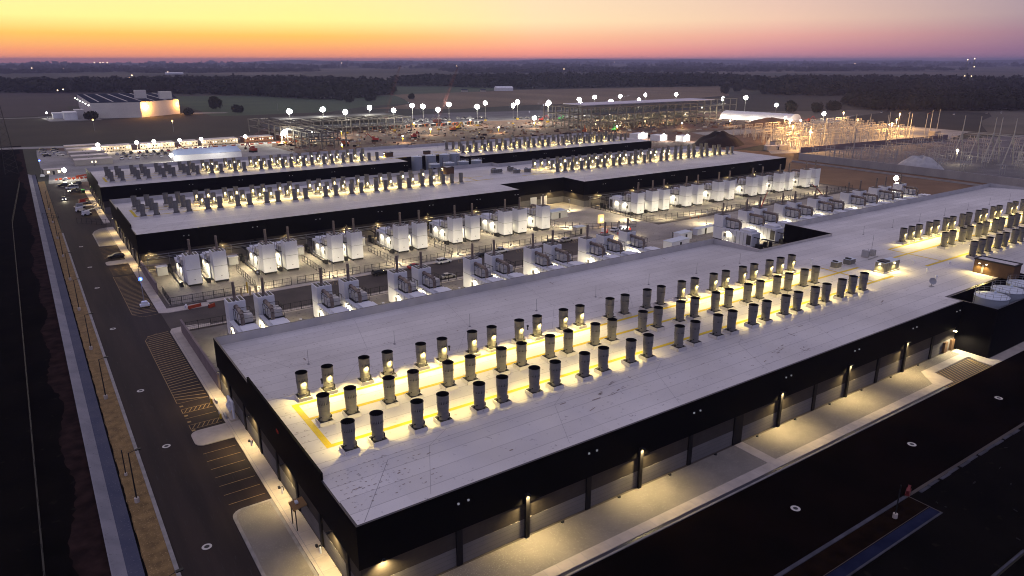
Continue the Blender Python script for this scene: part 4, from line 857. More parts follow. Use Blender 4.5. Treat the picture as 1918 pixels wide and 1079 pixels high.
def car(label, x, y, rz, color, typ='sedan', lights=False, grp=None, cat='car'):
    r = thing('parked_'+('pickup' if typ == 'pickup' else 'van' if typ == 'van' else 'car'), label, cat, (x, y, .03), rz, grp)
    k = (color, typ)
    if k not in CARM:
        b = MB(); loft(b, BODY[typ], 1.86, 0, .06)
        cab = CAB[typ]; b2 = MB(); loft(b2, cab, 1.68, 0, .18)
        top = cab[1:3]; b3 = MB(); z = max(q[1] for q in top); b3.box(top[0][0]-.02, top[1][0]+.02, -.68, .68, z-.05, z+.025)
        for sx in (-1, 1):
            for px in (cab[0][0]+.25, -.35, cab[3][0]-.45): b3.bar((px*.55+top[0][0]*.45 if px < 0 else px*.6+top[1][0]*.4, sx*.79, (cab[0][1]+z)/2), (px*.5+.2*top[0][0], sx*.70, z), .06)
        if typ == 'pickup': b.box(-2.7, -.9, -.75, .75, 1.051, 1.06, 1)
        w = MB()
        for wx in (BODY[typ][0][0]*.63, BODY[typ][-1][0]*.63):
            for s in (-1, 1): w.cyl((wx, s*.74, .34), (wx, s*.95, .34), .34, n=12)
        CARM[k] = (b.mesh('body', [color, 'tyre'], True), b2.mesh('window', 'car_glass'), b3.mesh('roof', color), w.mesh('wheel', 'tyre'))
    for nm, me in zip(('body', 'window', 'roof', 'wheel'), CARM[k]):
        o = bpy.data.objects.new(nm, me); COL.objects.link(o); o.parent = r
    if lights:
        xx = BODY[typ][-1][0]
        for s in (-.62, .62): MB().box(xx-.03, xx+.03, s-.16, s+.16, .55, .72).build('headlight', 'glow_white', r)
        lamp(r, (xx+.15, 0, .65), 900, (1, .88, .62), (1, 0, -.18), 90, .6, .1)
    return r
H = math.pi/2
car('black parked sedan alone in the striped bay by the gravel island', 18.8, 251.6, math.pi, 'car_black')
car('black suv parked at the low fence on the yard road, left of the white wagon', 80.4, 186.9, .05, 'car_black', 'suv')
car('white wagon parked at the fence on the yard road', 101.8, 187.2, .05, 'car_white', 'suv')
car('silver sedan parked on the near side of the yard road', 95.2, 172.8, .05, 'car_silver')
car('red car half hidden behind a white generator tower', 92.0, 187.3, .05, 'car_red')
car('black car parked beside the white pickup at the fence', 115.8, 187.2, .05, 'car_black')
car('white pickup truck parked at the fence on the yard road', 123.0, 187.6, .05, 'car_white', 'pickup', cat='pickup')
car('black pickup near the last parking bay on the yard road', 143.2, 187.2, .05, 'car_black', 'pickup', cat='pickup')
car('pale silver car beyond the black pickup on the yard road', 150.5, 187.6, .05, 'car_silver')
car('dark car behind the white tower on the near kerb', 112.5, 172.4, .05, 'car_black', 'suv')
car('blue and white patrol car on the paved court', 175.2, 190.0, .4, 'car_white')
car('white car parked by the fence beside the service shed', 207, 171.9, .1, 'car_white', 'suv')
car('white car near the last tower of the right group', 322, 176, .1, 'car_white')
car('moving car with bright headlights on the west road', 11.6, 375, -H, 'car_grey', 'sedan', True)
car('white van in the upper lot at the west end of the farthest hall', 16.8, 405.5, math.pi, 'car_white', 'van', cat='van')
car('dark pickup in front of the white van in the upper lot', 17.0, 393.5, math.pi, 'car_black', 'pickup', cat='pickup')
car('dark suv behind the white van, the left one', 13.5, 417, math.pi, 'car_black', 'suv'); car('dark suv behind the white van, the right one', 19.5, 419, math.pi, 'car_grey', 'suv')
o = MB().box(-.7, .7, -.8, .8, 0, 1.6).box(-.75, .75, -.85, .85, 1.6, 1.75).box(-.5, .5, -.86, -.8, .3, 1.2, 1).build('waste_bin', ['machine_green', 'dark_metal'], loc=(20.4, 390.5, 0)); tag(o, 'green waste bin behind the dark pickup in the upper lot', 'bin')
def boom_lift(label, x, y, rz, c, up=False):
    r = thing('boom_lift', label, 'boom lift', (x, y, 0), rz)
    b = MB()
    for sx in (-1.2, 1.2):
        for s in (-1, 1): b.cyl((sx, s*.8, .45), (sx, s*1.15, .45), .45, n=10)
    b.build('wheel', 'tyre', r); MB().box(-1.7, 1.7, -.8, .8, .4, .9).box(-1.4, .9, -.9, .9, .95, 1.9).build('chassis', c, r)
    h = 6 if up else 2.2
    b = MB(); b.bar((-1.2, 0, 1.9), (2.6, 0, h), .3); b.bar((2.6, 0, h), (5.2, 0, h-.4 if not up else h+2), .22); b.build('boom', c, r)
    zz = h-.9 if not up else h+1.6
    b = MB(); b.box(5.2, 6.3, -.8, .8, zz, zz+.1)
    for px in (5.2, 6.3):
        for py in (-.8, .8): b.bar((px, py, zz), (px, py, zz+1.1), .07)
    for px in (5.2, 6.3): b.bar((px, -.8, zz+1.1), (px, .8, zz+1.1), .07)
    for py in (-.8, .8): b.bar((5.2, py, zz+1.1), (6.3, py, zz+1.1), .07)
    b.build('basket', 'galvanised', r); return r
boom_lift('white boom lift parked with other machines by the end wall', 15.5, 341, .3, 'unit_white'); boom_lift('grey boom lift parked behind the white one by the end wall', 16.2, 350, .2, 'unit_grey')
boom_lift('red boom lift parked farthest up by the end wall', 18, 360, .1, 'machine_red'); boom_lift('white lift in front of the row of machines by the end wall', 17, 331, .5, 'unit_white')
boom_lift('red boom lift on the yard road among the right generators', 246, 180, .3, 'machine_red', True)
boom_lift('orange boom lift on the yard road near the last right generators', 289, 181, 2.6, 'machine_red', True)
def excavator(label, x, y, rz, c, s=1.0):
    r = thing('excavator', label, 'excavator', (x, y, 0), rz); r.scale = (s, s, s)
    MB().box(-2, 2, -1.4, -.8, 0, .9).box(-2, 2, .8, 1.4, 0, .9).build('tracks', 'tyre', r); MB().box(-2.2, 1.5, -1.3, 1.3, 1.0, 2.2).box(.1, 1.6, -1.25, -.1, 2.2, 3.1).build('body', c, r)
    b = MB(); b.bar((1.2, .4, 2), (4.2, .4, 5.0), .45); b.bar((4.2, .4, 5.0), (6.3, .4, 2.2), .32); b.build('boom', c, r); MB().prism([(5.9, 0), (7, 0), (7, .9), (5.9, .9)], 1.1, 2.2).build('bucket', 'dark_metal', r); return r
for i, (x, y, c, l) in enumerate(((196, 505, 'machine_orange', 'orange excavator under the nearer steel frame'), (226, 520, 'machine_red', 'red machine with a raised boom beside the steel frame'), (262, 525, 'machine_red', 'small red machine among rubble right of the steel frame'), (318, 560, 'machine_orange', 'orange machine in the middle of the construction yard'), (330, 572, 'machine_yellow', 'yellow machine beside the orange one in the yard'), (402, 480, 'machine_orange', 'orange excavator left of the larger steel frame'), (434, 478, 'machine_green', 'small green machine before the larger steel frame'), (470, 600, 'machine_green', 'green machine in the far yard'), (445, 600, 'machine_red', 'red machine in the far yard beside the green one'), (660, 440, 'machine_red', 'red excavator near the bright white dome'), (640, 500, 'machine_red', 'red machine at the end of the larger steel frame'), (92, 520, 'machine_red', 'red machine in the car park behind the farthest hall'), (110, 522, 'machine_orange', 'orange machine beside the blue roofed tent'), (130, 505, 'machine_red', 'red machine right of the blue roofed tent'))):
    excavator(l, x, y, rr.uniform(0, 6), c, 1.25)
r = thing('utility_truck', 'white utility truck with red base and two dark windows on the paved court', 'truck', (172.5, 182.6, .05), -.35)
MB().box(-1.8, 2.2, -1.3, 1.3, .35, 1.15).build('chassis', 'car_red', r); b = MB(); b.prism([(-1.3, -1.2), (1.5, -1.2), (1.5, 1.2), (-1.3, 1.2)], 1.16, 3.7); b.build('cab', 'unit_white', r)
b = MB()
for s in (-.62, .62): b.box(-1.33, -1.301, s-.42, s+.42, 2.3, 3.2); b.box(s-.4, s+.4, -1.23, -1.201, 2.3, 3.2)
b.build('window', 'car_glass', r); MB().box(1.6, 2.3, -1, 1, 1.2, 3.0).build('reel', 'machine_red', r)
b = MB()
for wx in (-1.2, 1.4):
    for s in (-1, 1): b.cyl((wx, s*1.0, .45), (wx, s*1.33, .45), .45, n=10)
b.build('wheel', 'tyre', r)
r = thing('compact_loader', 'small white and red loader left of the utility truck', 'loader', (167.6, 187.4, .05), .5)
MB().box(-1.3, 1.3, -.9, .9, .4, 1.2).box(.2, 1.3, -.8, .8, 1.2, 2.0).build('body', 'machine_red', r); MB().box(-1.2, .1, -.75, .75, 1.21, 2.5).build('cab', 'unit_white', r); b = MB()
for wx in (-.8, .8):
    for s in (-1, 1): b.cyl((wx, s*.8, .45), (wx, s*1.15, .45), .45, n=10)
b.build('wheel', 'tyre', r)
r = thing('lit_sign_tower', 'glowing amber light box on a post by the court fence', 'light', (176, 199, 0))
MB().bar((0, 0, 0), (0, 0, 1.2), .2).build('post', 'dark_metal', r); o = MB().box(-1.1, 1.1, -.5, .5, 1.2, 4.4).build('light_box', 'glow_heat', r); lamp(r, (0, -.8, 2.6), 350, (1, .62, .2), typ='POINT', rad=.4)
r = thing('portable_toilet', 'blue portable toilet between white generators', 'toilet', (82.4+2.0, 214.5, .1)); MB().box(-.6, .6, -.6, .6, 0, 2.1).box(-.62, .62, -.62, .62, 2.1, 2.25).build('cabin', 'toilet_blue', r); MB().box(-.4, .4, -.62, -.601, .15, 1.95).build('door', 'unit_white', r)
def shed(label, x, y, w, d, h, rz=0, wall='unit_grey', roof='tank_lid', name='equipment_shed', door=True):
    r = thing(name, label, 'shed', (x, y, .05), rz); b = MB(); b.box(-w/2, w/2, -d/2, d/2, 0, h)
    for k in range(1, int(w)): b.box(-w/2+k-.03, -w/2+k+.03, -d/2-.02, d/2+.02, .05, h-.05)
    b.build('wall', wall, r); MB().box(-w/2-.12, w/2+.12, -d/2-.12, d/2+.12, h, h+.14).build('roof', roof, r)
    if door: MB().box(-.5, .5, -d/2-.05, -d/2-.021, .05, 2.1).build('door', 'dark_metal', r)
    return r
shed('grey flat shed with blue roof beside the last left generator', 171.5, 221, 8.5, 4.5, 2.8, .1)
shed('low cream cabinet shed with a dark door on the paved court', 161.5, 194.2, 4.2, 2.4, 2.6, 0, 'trailer_wall')
shed('white flat-topped shed nearest the parapet corner', 176, 160.6, 9.5, 3.6, 2.6, .12, 'unit_white'); shed('white box shed with a small lamp on the yard road', 186, 167.0, 6.4, 3.0, 2.6, .1, 'unit_white')
o = shed('longer white shed behind the lamp-lit box shed', 199, 169.4-.2, 9, 2.2, 2.2, .05, 'unit_white')
r = shed('long low white service building in the notch of the nearest roof', 178, 140, 13, 16, 3.6, 0, 'unit_white', 'trailer_roof', 'service_building')
for q in (-4.5, 0, 4): MB().box(q-.2, q+.2, 8.0, 8.3, 3.0, 3.15).box(-6.9, -6.52, q-.2, q+.2, 3.0, 3.15).build('lamp', 'glow_warm', r)
lamp(r, (-6.9, -2, 2.9), 700, NEUT, (-.5, 0, -1), 160); lamp(r, (-6.9, 5, 2.9), 700, NEUT, (-.5, 0, -1), 160)
# a worker standing on the paved court
def person(label, x, y, rz):
    vs = [(0, 0, .95), (0, 0, 1.2), (0, 0, 1.45), (0, 0, 1.55), (0, .01, 1.66), (.1, 0, .9), (.11, .03, .5), (.12, 0, .08), (.13, .12, .05), (-.1, 0, .9), (-.11, -.02, .5), (-.12, -.04, .08), (-.13, .09, .05), (.19, 0, 1.42), (.25, .02, 1.15), (.24, .14, .95), (-.19, 0, 1.42), (-.25, .02, 1.15), (-.24, .12, .95)]
    es = [(0, 1), (1, 2), (2, 3), (3, 4), (0, 5), (5, 6), (6, 7), (7, 8), (0, 9), (9, 10), (10, 11), (11, 12), (2, 13), (13, 14), (14, 15), (2, 16), (16, 17), (17, 18)]
    rs = [.14, .13, .15, .06, .1, .1, .07, .05, .04, .1, .07, .05, .04, .07, .05, .04, .07, .05, .04]
    me = bpy.data.meshes.new('person'); me.from_pydata(vs, es, []); o = bpy.data.objects.new('person', me); COL.objects.link(o); me.materials.append(MATS['cloth_dark'])
    m = o.modifiers.new('skin', 'SKIN')
    for v, q in zip(me.skin_vertices[0].data, rs): v.radius = (q, q)
    me.skin_vertices[0].data[0].use_root = True
    o.modifiers.new('sub', 'SUBSURF').levels = 1; o.location = (x, y, .06); o.rotation_euler = (0, 0, rz); tag(o, label, 'person')
    h = MB(); h.ball((0, .01, 1.74), .125, 0, 8, 6); h.build('hard_hat', 'vest', o); return o
person('worker in dark clothes standing behind the utility truck', 183, 196.5, 2.0)
for i, (x, y) in enumerate(((177, 196), (180, 192), (214, 189), (217, 187.4), (220, 190))):
    o = MB().lathe(0, 0, [(.25, 0), (.25, .05), (.14, .05), (.03, .7), (.001, .72)], 8).build('traffic_cone', 'machine_orange', loc=(x, y, .06)); tag(o, 'small orange cone on the paved court', 'cone', 'orange cones on the court')
yl_ = None
for i, x in enumerate((47.4, 68.4, 89.6, 110.4, 131, 149)):
    lab = 'slim yard lamp post by the low fence, %s from the left' % ORD[i+1]
    if yl_ is None:
        yl_ = thing('yard_lamp', lab, 'lamp post', (x, 193.2, .1), 0, 'yard lamps by the low fence'); MB().lathe(0, 0, [(.25, 0), (.25, .5), (.001, .5)], 8).build('base', 'concrete_walk', yl_); MB().cyl((0, 0, .5), (0, 0, 4.6), .06, n=6).build('pole', 'galvanised', yl_)
        MB().box(-.25, .25, .0, .5, 4.5, 4.65, 0).box(-.2, .2, .05, .45, 4.48, 4.499, 1).build('lamp_head', ['unit_white', 'glow_warm'], yl_); lamp(yl_, (0, .3, 4.4), 5000, NEUT, (0, .6, -1), 160, .5)
    else: dup(yl_, (x, 193.2, .1), None, lab)
for i, (x, y) in enumerate(((163.5, 203), (170, 178), (192, 200), (184, 228), (212, 179))): dup(yl_, (x, y, .06), None, 'slim post with an added lamp on the pale paved court, %s from the left' % ORD[(1, 2, 4, 3, 5)[i]])  # poles carry added lamps that brighten the court
for i, x in enumerate((205, 222, 241, 262, 284, 305)): dup(yl_, (x, 193.2, .1), None, 'slim yard lamp post before the right generators, %s from the left' % ORD[i+1])
for i, x in enumerate((45, 65, 86, 107, 128, 148)): dup(yl_, (x, 150.0, .1), 0, 'slim yard lamp post behind the near parapet, %s from the left' % ORD[i+1])
for i, x in enumerate((202, 221, 242, 263, 284, 303)): dup(yl_, (x, 150.0, .1), 0, 'slim yard lamp post behind the right parapet, %s from the left' % ORD[i+1])

# ------------------------------------------------------------------ warehouse beyond the field
r = thing('warehouse', 'big pale windowless warehouse in the field with one orange lit wall', 'warehouse', (114, 885, 0))
P = [(x-114, y-885) for x, y in ((68, 896), (114, 885), (160, 925), (185, 1120), (72, 1130))]
MB().prism(P, 0, 16.2).build('wall', 'shed_wall', r); MB().prism([(x*.995+.1, y*.995+.6) for x, y in P], 16.21, 16.7).build('roof', 'shed_roof', r)
b = MB()
for k in range(7): x = -38+13.5*k; b.face([(x, 12+abs(x)*.25, 16.74), (x+1.6, 12+abs(x)*.25, 16.74), (x+4.5, 232, 16.74), (x+2.5, 232, 16.74)])
b.build('roof_light', 'shed_strip', r)
MB().box(6, 18, 75, 85, 16.7, 26).box(28, 41, 48, 58, 16.7, 25).build('roof_box', 'shed_wall', r)
for (x, y, p_, dx, dy) in ((4.5, 3.0, 26000, .67, -.74), (44.5, 38.0, 16000, .67, -.74), (8, 6.5, 9000, .67, -.74)):
    z = 5 if p_ == 2500 else 11
    MB().ball((x+dx*1.2, y+dy*1.2, z), .45 if z > 6 else .3).build('wall_lamp', 'glow_sodium', r); lamp(r, (x+dx*3.2, y+dy*3.2, z), p_, SOD, typ='POINT', rad=.5)
for k in range(6): MB().ball((-46.6-.05*k, 30+36*k, 13), .6).build('eave_lamp', 'glow_white', r)
for (x, y, w, d, h, c) in ((48, 905, 12, 26, 7, 'unit_white'), (38, 930, 10, 18, 5, 'unit_white'), (58, 925, 8, 20, 8, 'shed_wall')):
    o = MB().box(-w/2, w/2, -d/2, d/2, 0, h).prism([(-w/2-.4, -d/2-.4), (w/2+.4, -d/2-.4), (w/2+.4, d/2+.4), (-w/2-.4, d/2+.4)], h, h+.5).build('annex', 'trailer_roof', loc=(x, y, 0)); o.data.materials[0] = MATS[c]
    tag(o, {48: 'white annex building left of the pale warehouse', 38: 'low white shed farthest left of the warehouse', 58: 'taller pale annex against the left end of the warehouse'}[x], 'annex')
sheet('service_road', 'gravel_pale', [[(28, 880), (75, 872), (72, 900), (60, 960), (20, 960)], [(160, 920), (205, 905), (212, 915), (170, 940)], wavy([(-300, 1010), (30, 940), (30, 948), (-300, 1020)], 40, 2)], -.02)
light_mast('small lamp standing in the dark field left of the warehouse', 28, 925, 6, False).scale = (.6, .6, 1)
for i, (x, y, h) in enumerate(((56, 742, 9), (112, 690, 9), (268, 905, 9))):
    o = thing('street_light', ['lamp post in the dark field before the warehouse, left', 'lamp post in the dark field before the warehouse, right', 'thin unlit pole at the edge of the green field'][i], 'lamp post', (x, y, 0))
    MB().cyl((0, 0, 0), (0, 0, h), .15, n=6).build('pole', 'galvanised', o)
    if i < 2: MB().ball((0, 0, h+.4), .8).build('lamp_head', 'glow_sodium', o); lamp(o, (0, 0, h-1), 1500, (1, .7, .35), typ='POINT', rad=.4)

# ------------------------------------------------------------------ site offices, tents, cars behind the farthest hall
tr = None
def trailer(label, x, y, rz=0, w=3.6, l=12, wall='trailer_wall', lit=True, grp='office trailers in the lit row'):
    r = thing('site_trailer', label, 'site trailer', (x, y, 0), rz, grp)
    MB().box(-w/2, w/2, -l/2, l/2, .5, 3.5).box(-w/2+.2, w/2-.2, -l/2+.2, l/2-.2, 0, .5).build('wall', wall, r)
    MB().prism([(-w/2-.1, -l/2-.15), (w/2+.1, -l/2-.15), (w/2+.1, l/2+.15), (-w/2-.1, l/2+.15)], 3.51, 3.75).build('roof', 'trailer_roof', r)
    b = MB()
    for q in (-.9, .9): b.box(q-.35, q+.35, -l/2-.03, -l/2-.001, 1.6, 2.6)
    b.build('window', 'glow_window' if lit else 'car_glass', r)
    MB().box(-.45, .45, -l/2-1.0, -l/2-.05, 0, .5).box(w/2+.0, w/2+.02, -l/2+1.5, -l/2+2.3, .6, 2.6).build('step', 'dark_metal', r)
    return r
rowx = [46, 49.8, 53.6, 57.4, 61.2] + [70.5+3.75*k for k in range(6)] + [97.5, 101.3, 105.1] + [111.5+3.75*k for k in range(7)] + [142.5+3.75*k for k in range(6)] + [170+3.75*k for k in range(5)] + [194, 198]
kinds = {}
for i, x in enumerate(rowx):
    brown = x > 138; lit = (i % 2 == 0); y = 568.5+(x-44)*.06
    lab = 'narrow %s office trailer, %s from the left in the %s lit row' % ('brown' if brown else 'cream', ORD[(i if x < 138 else i-21)+1] if (i if x < 138 else i-21)+1 < len(ORD) else 'twenty-first', 'right half of the' if brown else 'left half of the')
    k = (brown, lit)
    if k not in kinds: kinds[k] = trailer(lab, x, y, 0, wall='trailer_brown' if brown else 'trailer_wall', lit=lit)
    else: dup(kinds[k], (x, y, 0), None, lab)
for i, y in enumerate((497, 518, 540, 562, 583)):
    r = trailer('long pale office trailer, %s from the front of the stack behind the farthest hall' % ORD[i+1], 34, y, 0, 20, 8, 'trailer_wall', i == 0, 'long trailers stacked behind the hall corner')
for i, x in enumerate((42.5, 66.0, 93.5, 108, 139, 166.5, 190.5, 67.5)):
    y = 559.5 if i < 7 else 560.5; x = x if i < 7 else 77
    r = thing('yard_light', 'glaring warm lamp on a pole among the office trailers, %s from the left' % ORD[(i+1) if i < 7 else 8] if i < 7 else 'glaring warm lamp in front of the second group of trailers', 'lamp post', (x, y-2, 0), 0, 'lamps along the trailer row')
    MB().cyl((0, 0, 0), (0, 0, 5), .12, n=6).build('pole', 'galvanised', r); MB().ball((0, 0, 5.6), 1.25).build('lamp_head', 'glow_white', r); lamp(r, (0, -1.8, 4.4), 8000, (1, .80, .48), typ='POINT', rad=.5)
r = thing('frame_tent', 'long white tent with a blue ridge roof behind the farthest hall', 'tent', (97, 490, 0))
b = MB(); b.box(-20, 20, -6, 6, 0, 3.6)
for k in range(9): b.box(-20+5*k-.08, -20+5*k+.08, -6.05, 6.05, 0, 3.62)
b.build('wall', 'tent_white', r)
b = MB(); b.face([(-20.3, -6.3, 3.62), (20.3, -6.3, 3.62), (19, 0, 6.6), (-19, 0, 6.6)]); b.face([(20.3, 6.3, 3.62), (-20.3, 6.3, 3.62), (-19, 0, 6.6), (19, 0, 6.6)]); b.face([(20.3, -6.3, 3.62), (20.3, 6.3, 3.62), (19, 0, 6.6)]); b.face([(-20.3, 6.3, 3.62), (-20.3, -6.3, 3.62), (-19, 0, 6.6)]); b.build('roof', 'tent_blue', r)
lamp(r, (-26, -10, 4), 5000, COOL, typ='POINT', rad=.5); lamp(r, (5, -14, 8), 3500, COOL, typ='POINT', rad=.5)
PC = ('car_white', 'car_black', 'car_silver', 'car_grey', 'car_white', 'car_red')
n = 0
for j, yy in enumerate((513, 526, 541)):
    for k in range(9):
        x = 51+4.6*k+rr.uniform(-.5, .5)
        if rr.random() < .12: continue
        c = PC[rr.randrange(6)]; n += 1
        car('%s car parked beside the blue roofed tent, in the %s row' % ({'car_white': 'white', 'car_black': 'black', 'car_silver': 'silver', 'car_grey': 'dark grey', 'car_red': 'red'}[c], ('front', 'middle', 'back')[j]), x, yy+rr.uniform(-.6, .6), H+rr.choice((0, math.pi))+rr.uniform(-.05, .05), c, rr.choice(('sedan', 'suv', 'suv')), grp='cars beside the blue roofed tent')
for k in range(8):
    c = PC[rr.randrange(4)]; car('%s car parked in the dark lot left of the long trailers' % {'car_white': 'white', 'car_black': 'black', 'car_silver': 'silver', 'car_grey': 'grey'}[c], 12+(k % 2)*7+rr.uniform(-1, 1), 556+8*(k//2)*1.6, .2+rr.uniform(-.1, .1), c, 'suv', grp='cars left of the long trailers')
for k in range(26): barrier('red and white barrier in the long row before the office trailers', 92+3.3*k, 549.5+k*.12, .05, 2.6, 'barrier_red' if k % 2 else 'unit_white', 'barriers before the office trailers')
r = shed('guard hut with a flat pale roof beside the blue beacon', 12, 466, 9, 5, 2.8, 0, 'trailer_wall', 'trailer_roof', 'guard_hut'); MB().box(-3, -1.8, -2.56, -2.52, 1, 2.2).box(2, 3.2, -2.56, -2.52, 1, 2.2).build('window', 'glow_window', r)
# ------------------------------------------------------------------ the construction yard
def steel_frame(label, xs, ys, zs, decks, skip=lambda x, y: False, roof=None):
    r = thing('steel_skeleton', label, 'steel skeleton', (xs[0], ys[0], 0)); ox, oy = xs[0], ys[0]; ht = zs[-1]
    cm = MB().box(-.4, .4, -.4, .4, 0, ht).mesh('column', 'frame_steel')
    for x in xs:
        for y in ys:
            if skip(x, y): continue
            o = bpy.data.objects.new('column', cm); COL.objects.link(o); o.parent = r; o.location = (x-ox, y-oy, 0)
    for z in zs:
        b = MB()
        for y in ys:
            for a, c in zip(xs, xs[1:]):
                if not (skip(a, y) or skip(c, y)): b.box(a-ox+.33, c-ox-.33, y-oy-.22, y-oy+.22, z-.7, z-.02); 
        for x in xs:
            for a, c in zip(ys, ys[1:]):
                if not (skip(x, a) or skip(x, c)): b.box(x-ox-.2, x-ox+.2, a-oy+.33, c-oy-.33, z-.65, z-.03)
        b.build('beam_grid', 'frame_steel', r)
    b = MB()
    for i, (a, c) in enumerate(zip(xs, xs[1:])):
        if i % 3 == 1:
            for y in (ys[0], ys[-1]):
                if skip(a, y) or skip(c, y): continue
                for z0, z1 in zip([0]+zs, zs): b.bar((a-ox, y-oy, z0), (c-ox, y-oy, z1), .22); b.bar((c-ox, y-oy, z0), (a-ox, y-oy, z1), .22)
    b.build('brace', 'frame_steel', r)
    for x0, x1, y0, y1, z in decks: MB().box(x0-ox, x1-ox, y0-oy, y1-oy, z, z+.25).build('floor_deck', 'deck', r)
    if roof: x0, x1, y0, y1, z = roof; MB().box(x0-ox, x1-ox, y0-oy, y1-oy, z, z+.6).build('roof_deck', 'deck_white', r)
    return r
s1 = steel_frame('nearer two storey steel frame without walls, left of the yard', [166, 175, 184, 193]+[203+8.1*k for k in range(12)], [495, 511, 527, 543, 559, 575, 590, 620, 650], [5.6, 11.5], [(175, 193, 527, 650, 5.65), (193, 292, 605, 650, 5.65), (184, 292, 620, 650, 11.55)], lambda x, y: x > 195 and y < 585)
s2 = steel_frame('larger three storey steel frame with a white roof deck', [407+10.4*k for k in range(25)], [490, 508, 527, 545], [7, 13.5, 20], [(455, 562, 490.6, 544, 7.05), (562, 640, 527.4, 544, 7.05), (427, 562, 490.6, 544, 13.55), (562, 640, 527.4, 544, 13.55)], lambda x, y: x > 568 and y < 520, roof=(430, 605, 514, 546, 20.1))
for k in range(14):
    x = 425+15*k; MB().ball((x-407, (18 if x < 560 else 40)+(k % 2)*9, 5.2 if k % 2 else 11.6), .55).build('work_light', 'glow_white', s2)
    if k % 2: lamp(s2, (x-407, 16 if x < 560 else 42, 5.0), 6500, (1, .78, .42), typ='POINT', rad=.4)
for k in range(7):
    x = 450+27*k; lamp(s2, (x-407, 20 if x < 560 else 42, 11.0), 6000, (1, .74, .38), typ='POINT', rad=.4)
for k in range(14): MB().ball((6+5*k+30, 128+.2*k, 4.4), .5).build('work_light', 'glow_white', s1)
fl = []
def flood(label, x, y, h, grp, p=True, s=1.0):
    global fl
    if not fl or s != 1.0:
        r = thing('flood_tower', label, 'floodlight', (x, y, 0), 0, grp); MB().cyl((0, 0, .6), (0, 0, h-1.6*s), .22, .14, n=6).build('mast', 'galvanised', r); MB().box(-1.2, 1.2, -.8, .8, .3, 1.6).build('trailer', 'machine_yellow', r)
        MB().ball((0, 0, h), 2.05*s, 0, 12, 8).build('lamp_globe', 'glow_flood', r)  # globe oversized: the glare round the lamp is built into its size
        if s == 1.0: fl = r
    else: r = dup(fl, (x, y, h-18), None, label); q = .82+.4*rr.random(); r.scale = (q, q, 1)
    return r
FRONT = [(230.5, 588.5), (272.8, 584), (310, 572), (359.9, 587), (399.4, 585), (440.2, 583), (454.5, 601), (481.3, 583), (523.9, 584), (566.8, 586)]
REAR = [(194, 623), (226.7, 632), (270.7, 631), (316.8, 636), (320.5, 621), (356.5, 635), (398.4, 634), (435, 629), (521.9, 634), (570.8, 665), (607, 660), (653.6, 665), (698.8, 656)]
for i, (x, y) in enumerate(FRONT): flood('white floodlight on a mast, %s from the left in the nearer row over the yard' % ORD[i+1], x, y, 18, 'nearer row of floodlights')
for i, (x, y) in enumerate(REAR): flood('white floodlight on a mast, %s from the left in the farther row' % ORD[i+1], x, y, 18, 'farther row of floodlights')
flood('floodlight right of the bright dome, left one of two', 665, 553, 18, 'floodlights by the dome'); flood('floodlight right of the bright dome, right one of two', 706, 554, 18, 'floodlights by the dome')
flood('low floodlight at the end of the trailer row', 163, 540, 8.5, None, s=.95); flood('low floodlight on the ground in the middle of the yard', 417, 574, 6, None, s=.95)
flood('floodlight above the brown earth heap by the substation', 612, 392, 13, None, s=.8); flood('floodlight hanging over the car park behind the dome', 690, 500, 13, None, s=.9)
n = 0
for j, (x0, y0, x1, y1) in enumerate(((268, 676, 360, 655), (330, 676, 415, 660), (300, 690, 420, 676), (440, 640, 560, 628))):
    for k in range(18):
        f = k/17; c = ('car_white', 'car_white', 'car_silver', 'car_black')[rr.randrange(4)]
        if rr.random() < .15: continue
        car('%s pickup in the distant lot under the floodlights, %s row' % ({'car_white': 'white', 'car_black': 'black', 'car_silver': 'silver'}[c], ('nearest', 'middle', 'farthest', 'right hand')[j]), x0+(x1-x0)*f, y0+(y1-y0)*f+rr.uniform(-1, 1), H+rr.uniform(-.1, .1), c, 'pickup', grp='pickups in the distant lot', cat='pickup')
for i, (x, y) in enumerate(((180, 470), (215, 560), (240, 500), (285, 540), (300, 600), (340, 520), (360, 600), (392, 540), (430, 470), (500, 460), (560, 455), (610, 470))):
    r = thing('work_lamp', 'small warm work lamp on a tripod in the construction yard, %s from the left' % ORD[i+1], 'lamp', (x, y, 0), 0, 'work lamps in the construction yard'); MB().cyl((0, 0, 0), (0, 0, 4.6), .1, n=6).build('pole', 'machine_yellow', r); MB().ball((0, 0, 5), .55).build('lamp_head', 'glow_white', r); lamp(r, (0, -.8, 4.6), 6000, (1, .78, .45), typ='POINT', rad=.3)
b = MB()
for k in range(900):
    x, y = rr.uniform(150, 640), rr.uniform(425, 610); a = rr.uniform(0, 3); b.obox(x, y, 0, rr.uniform(.6, 5), rr.uniform(.4, 1.6), rr.uniform(.2, 1.4), a, rr.randrange(6))
kind(b.build('building_materials', ['frame_steel', 'trailer_brown', 'soil_red', 'unit_grey', 'wood_post', 'soil_orange']), 'stuff', 'heaps of building materials strewn over the construction yard')
for k in range(30): 
    x = 262+4.1*k; o = MB().obox(0, 0, 0, 2.8, 2.2, 2.5).build('storage_container', ('unit_white', 'machine_orange', 'barrier_red', 'unit_grey')[k % 4], loc=(x, 612+.3*math.sin(k*2)*6, 0)); b = MB().box(-1.3, 1.3, -1.14, -1.101, .2, 2.3).build('door', 'dark_metal', o)
    tag(o, 'small %s container in the line across the middle of the yard' % ('white', 'orange', 'red', 'grey')[k % 4], 'container', 'containers across the yard')
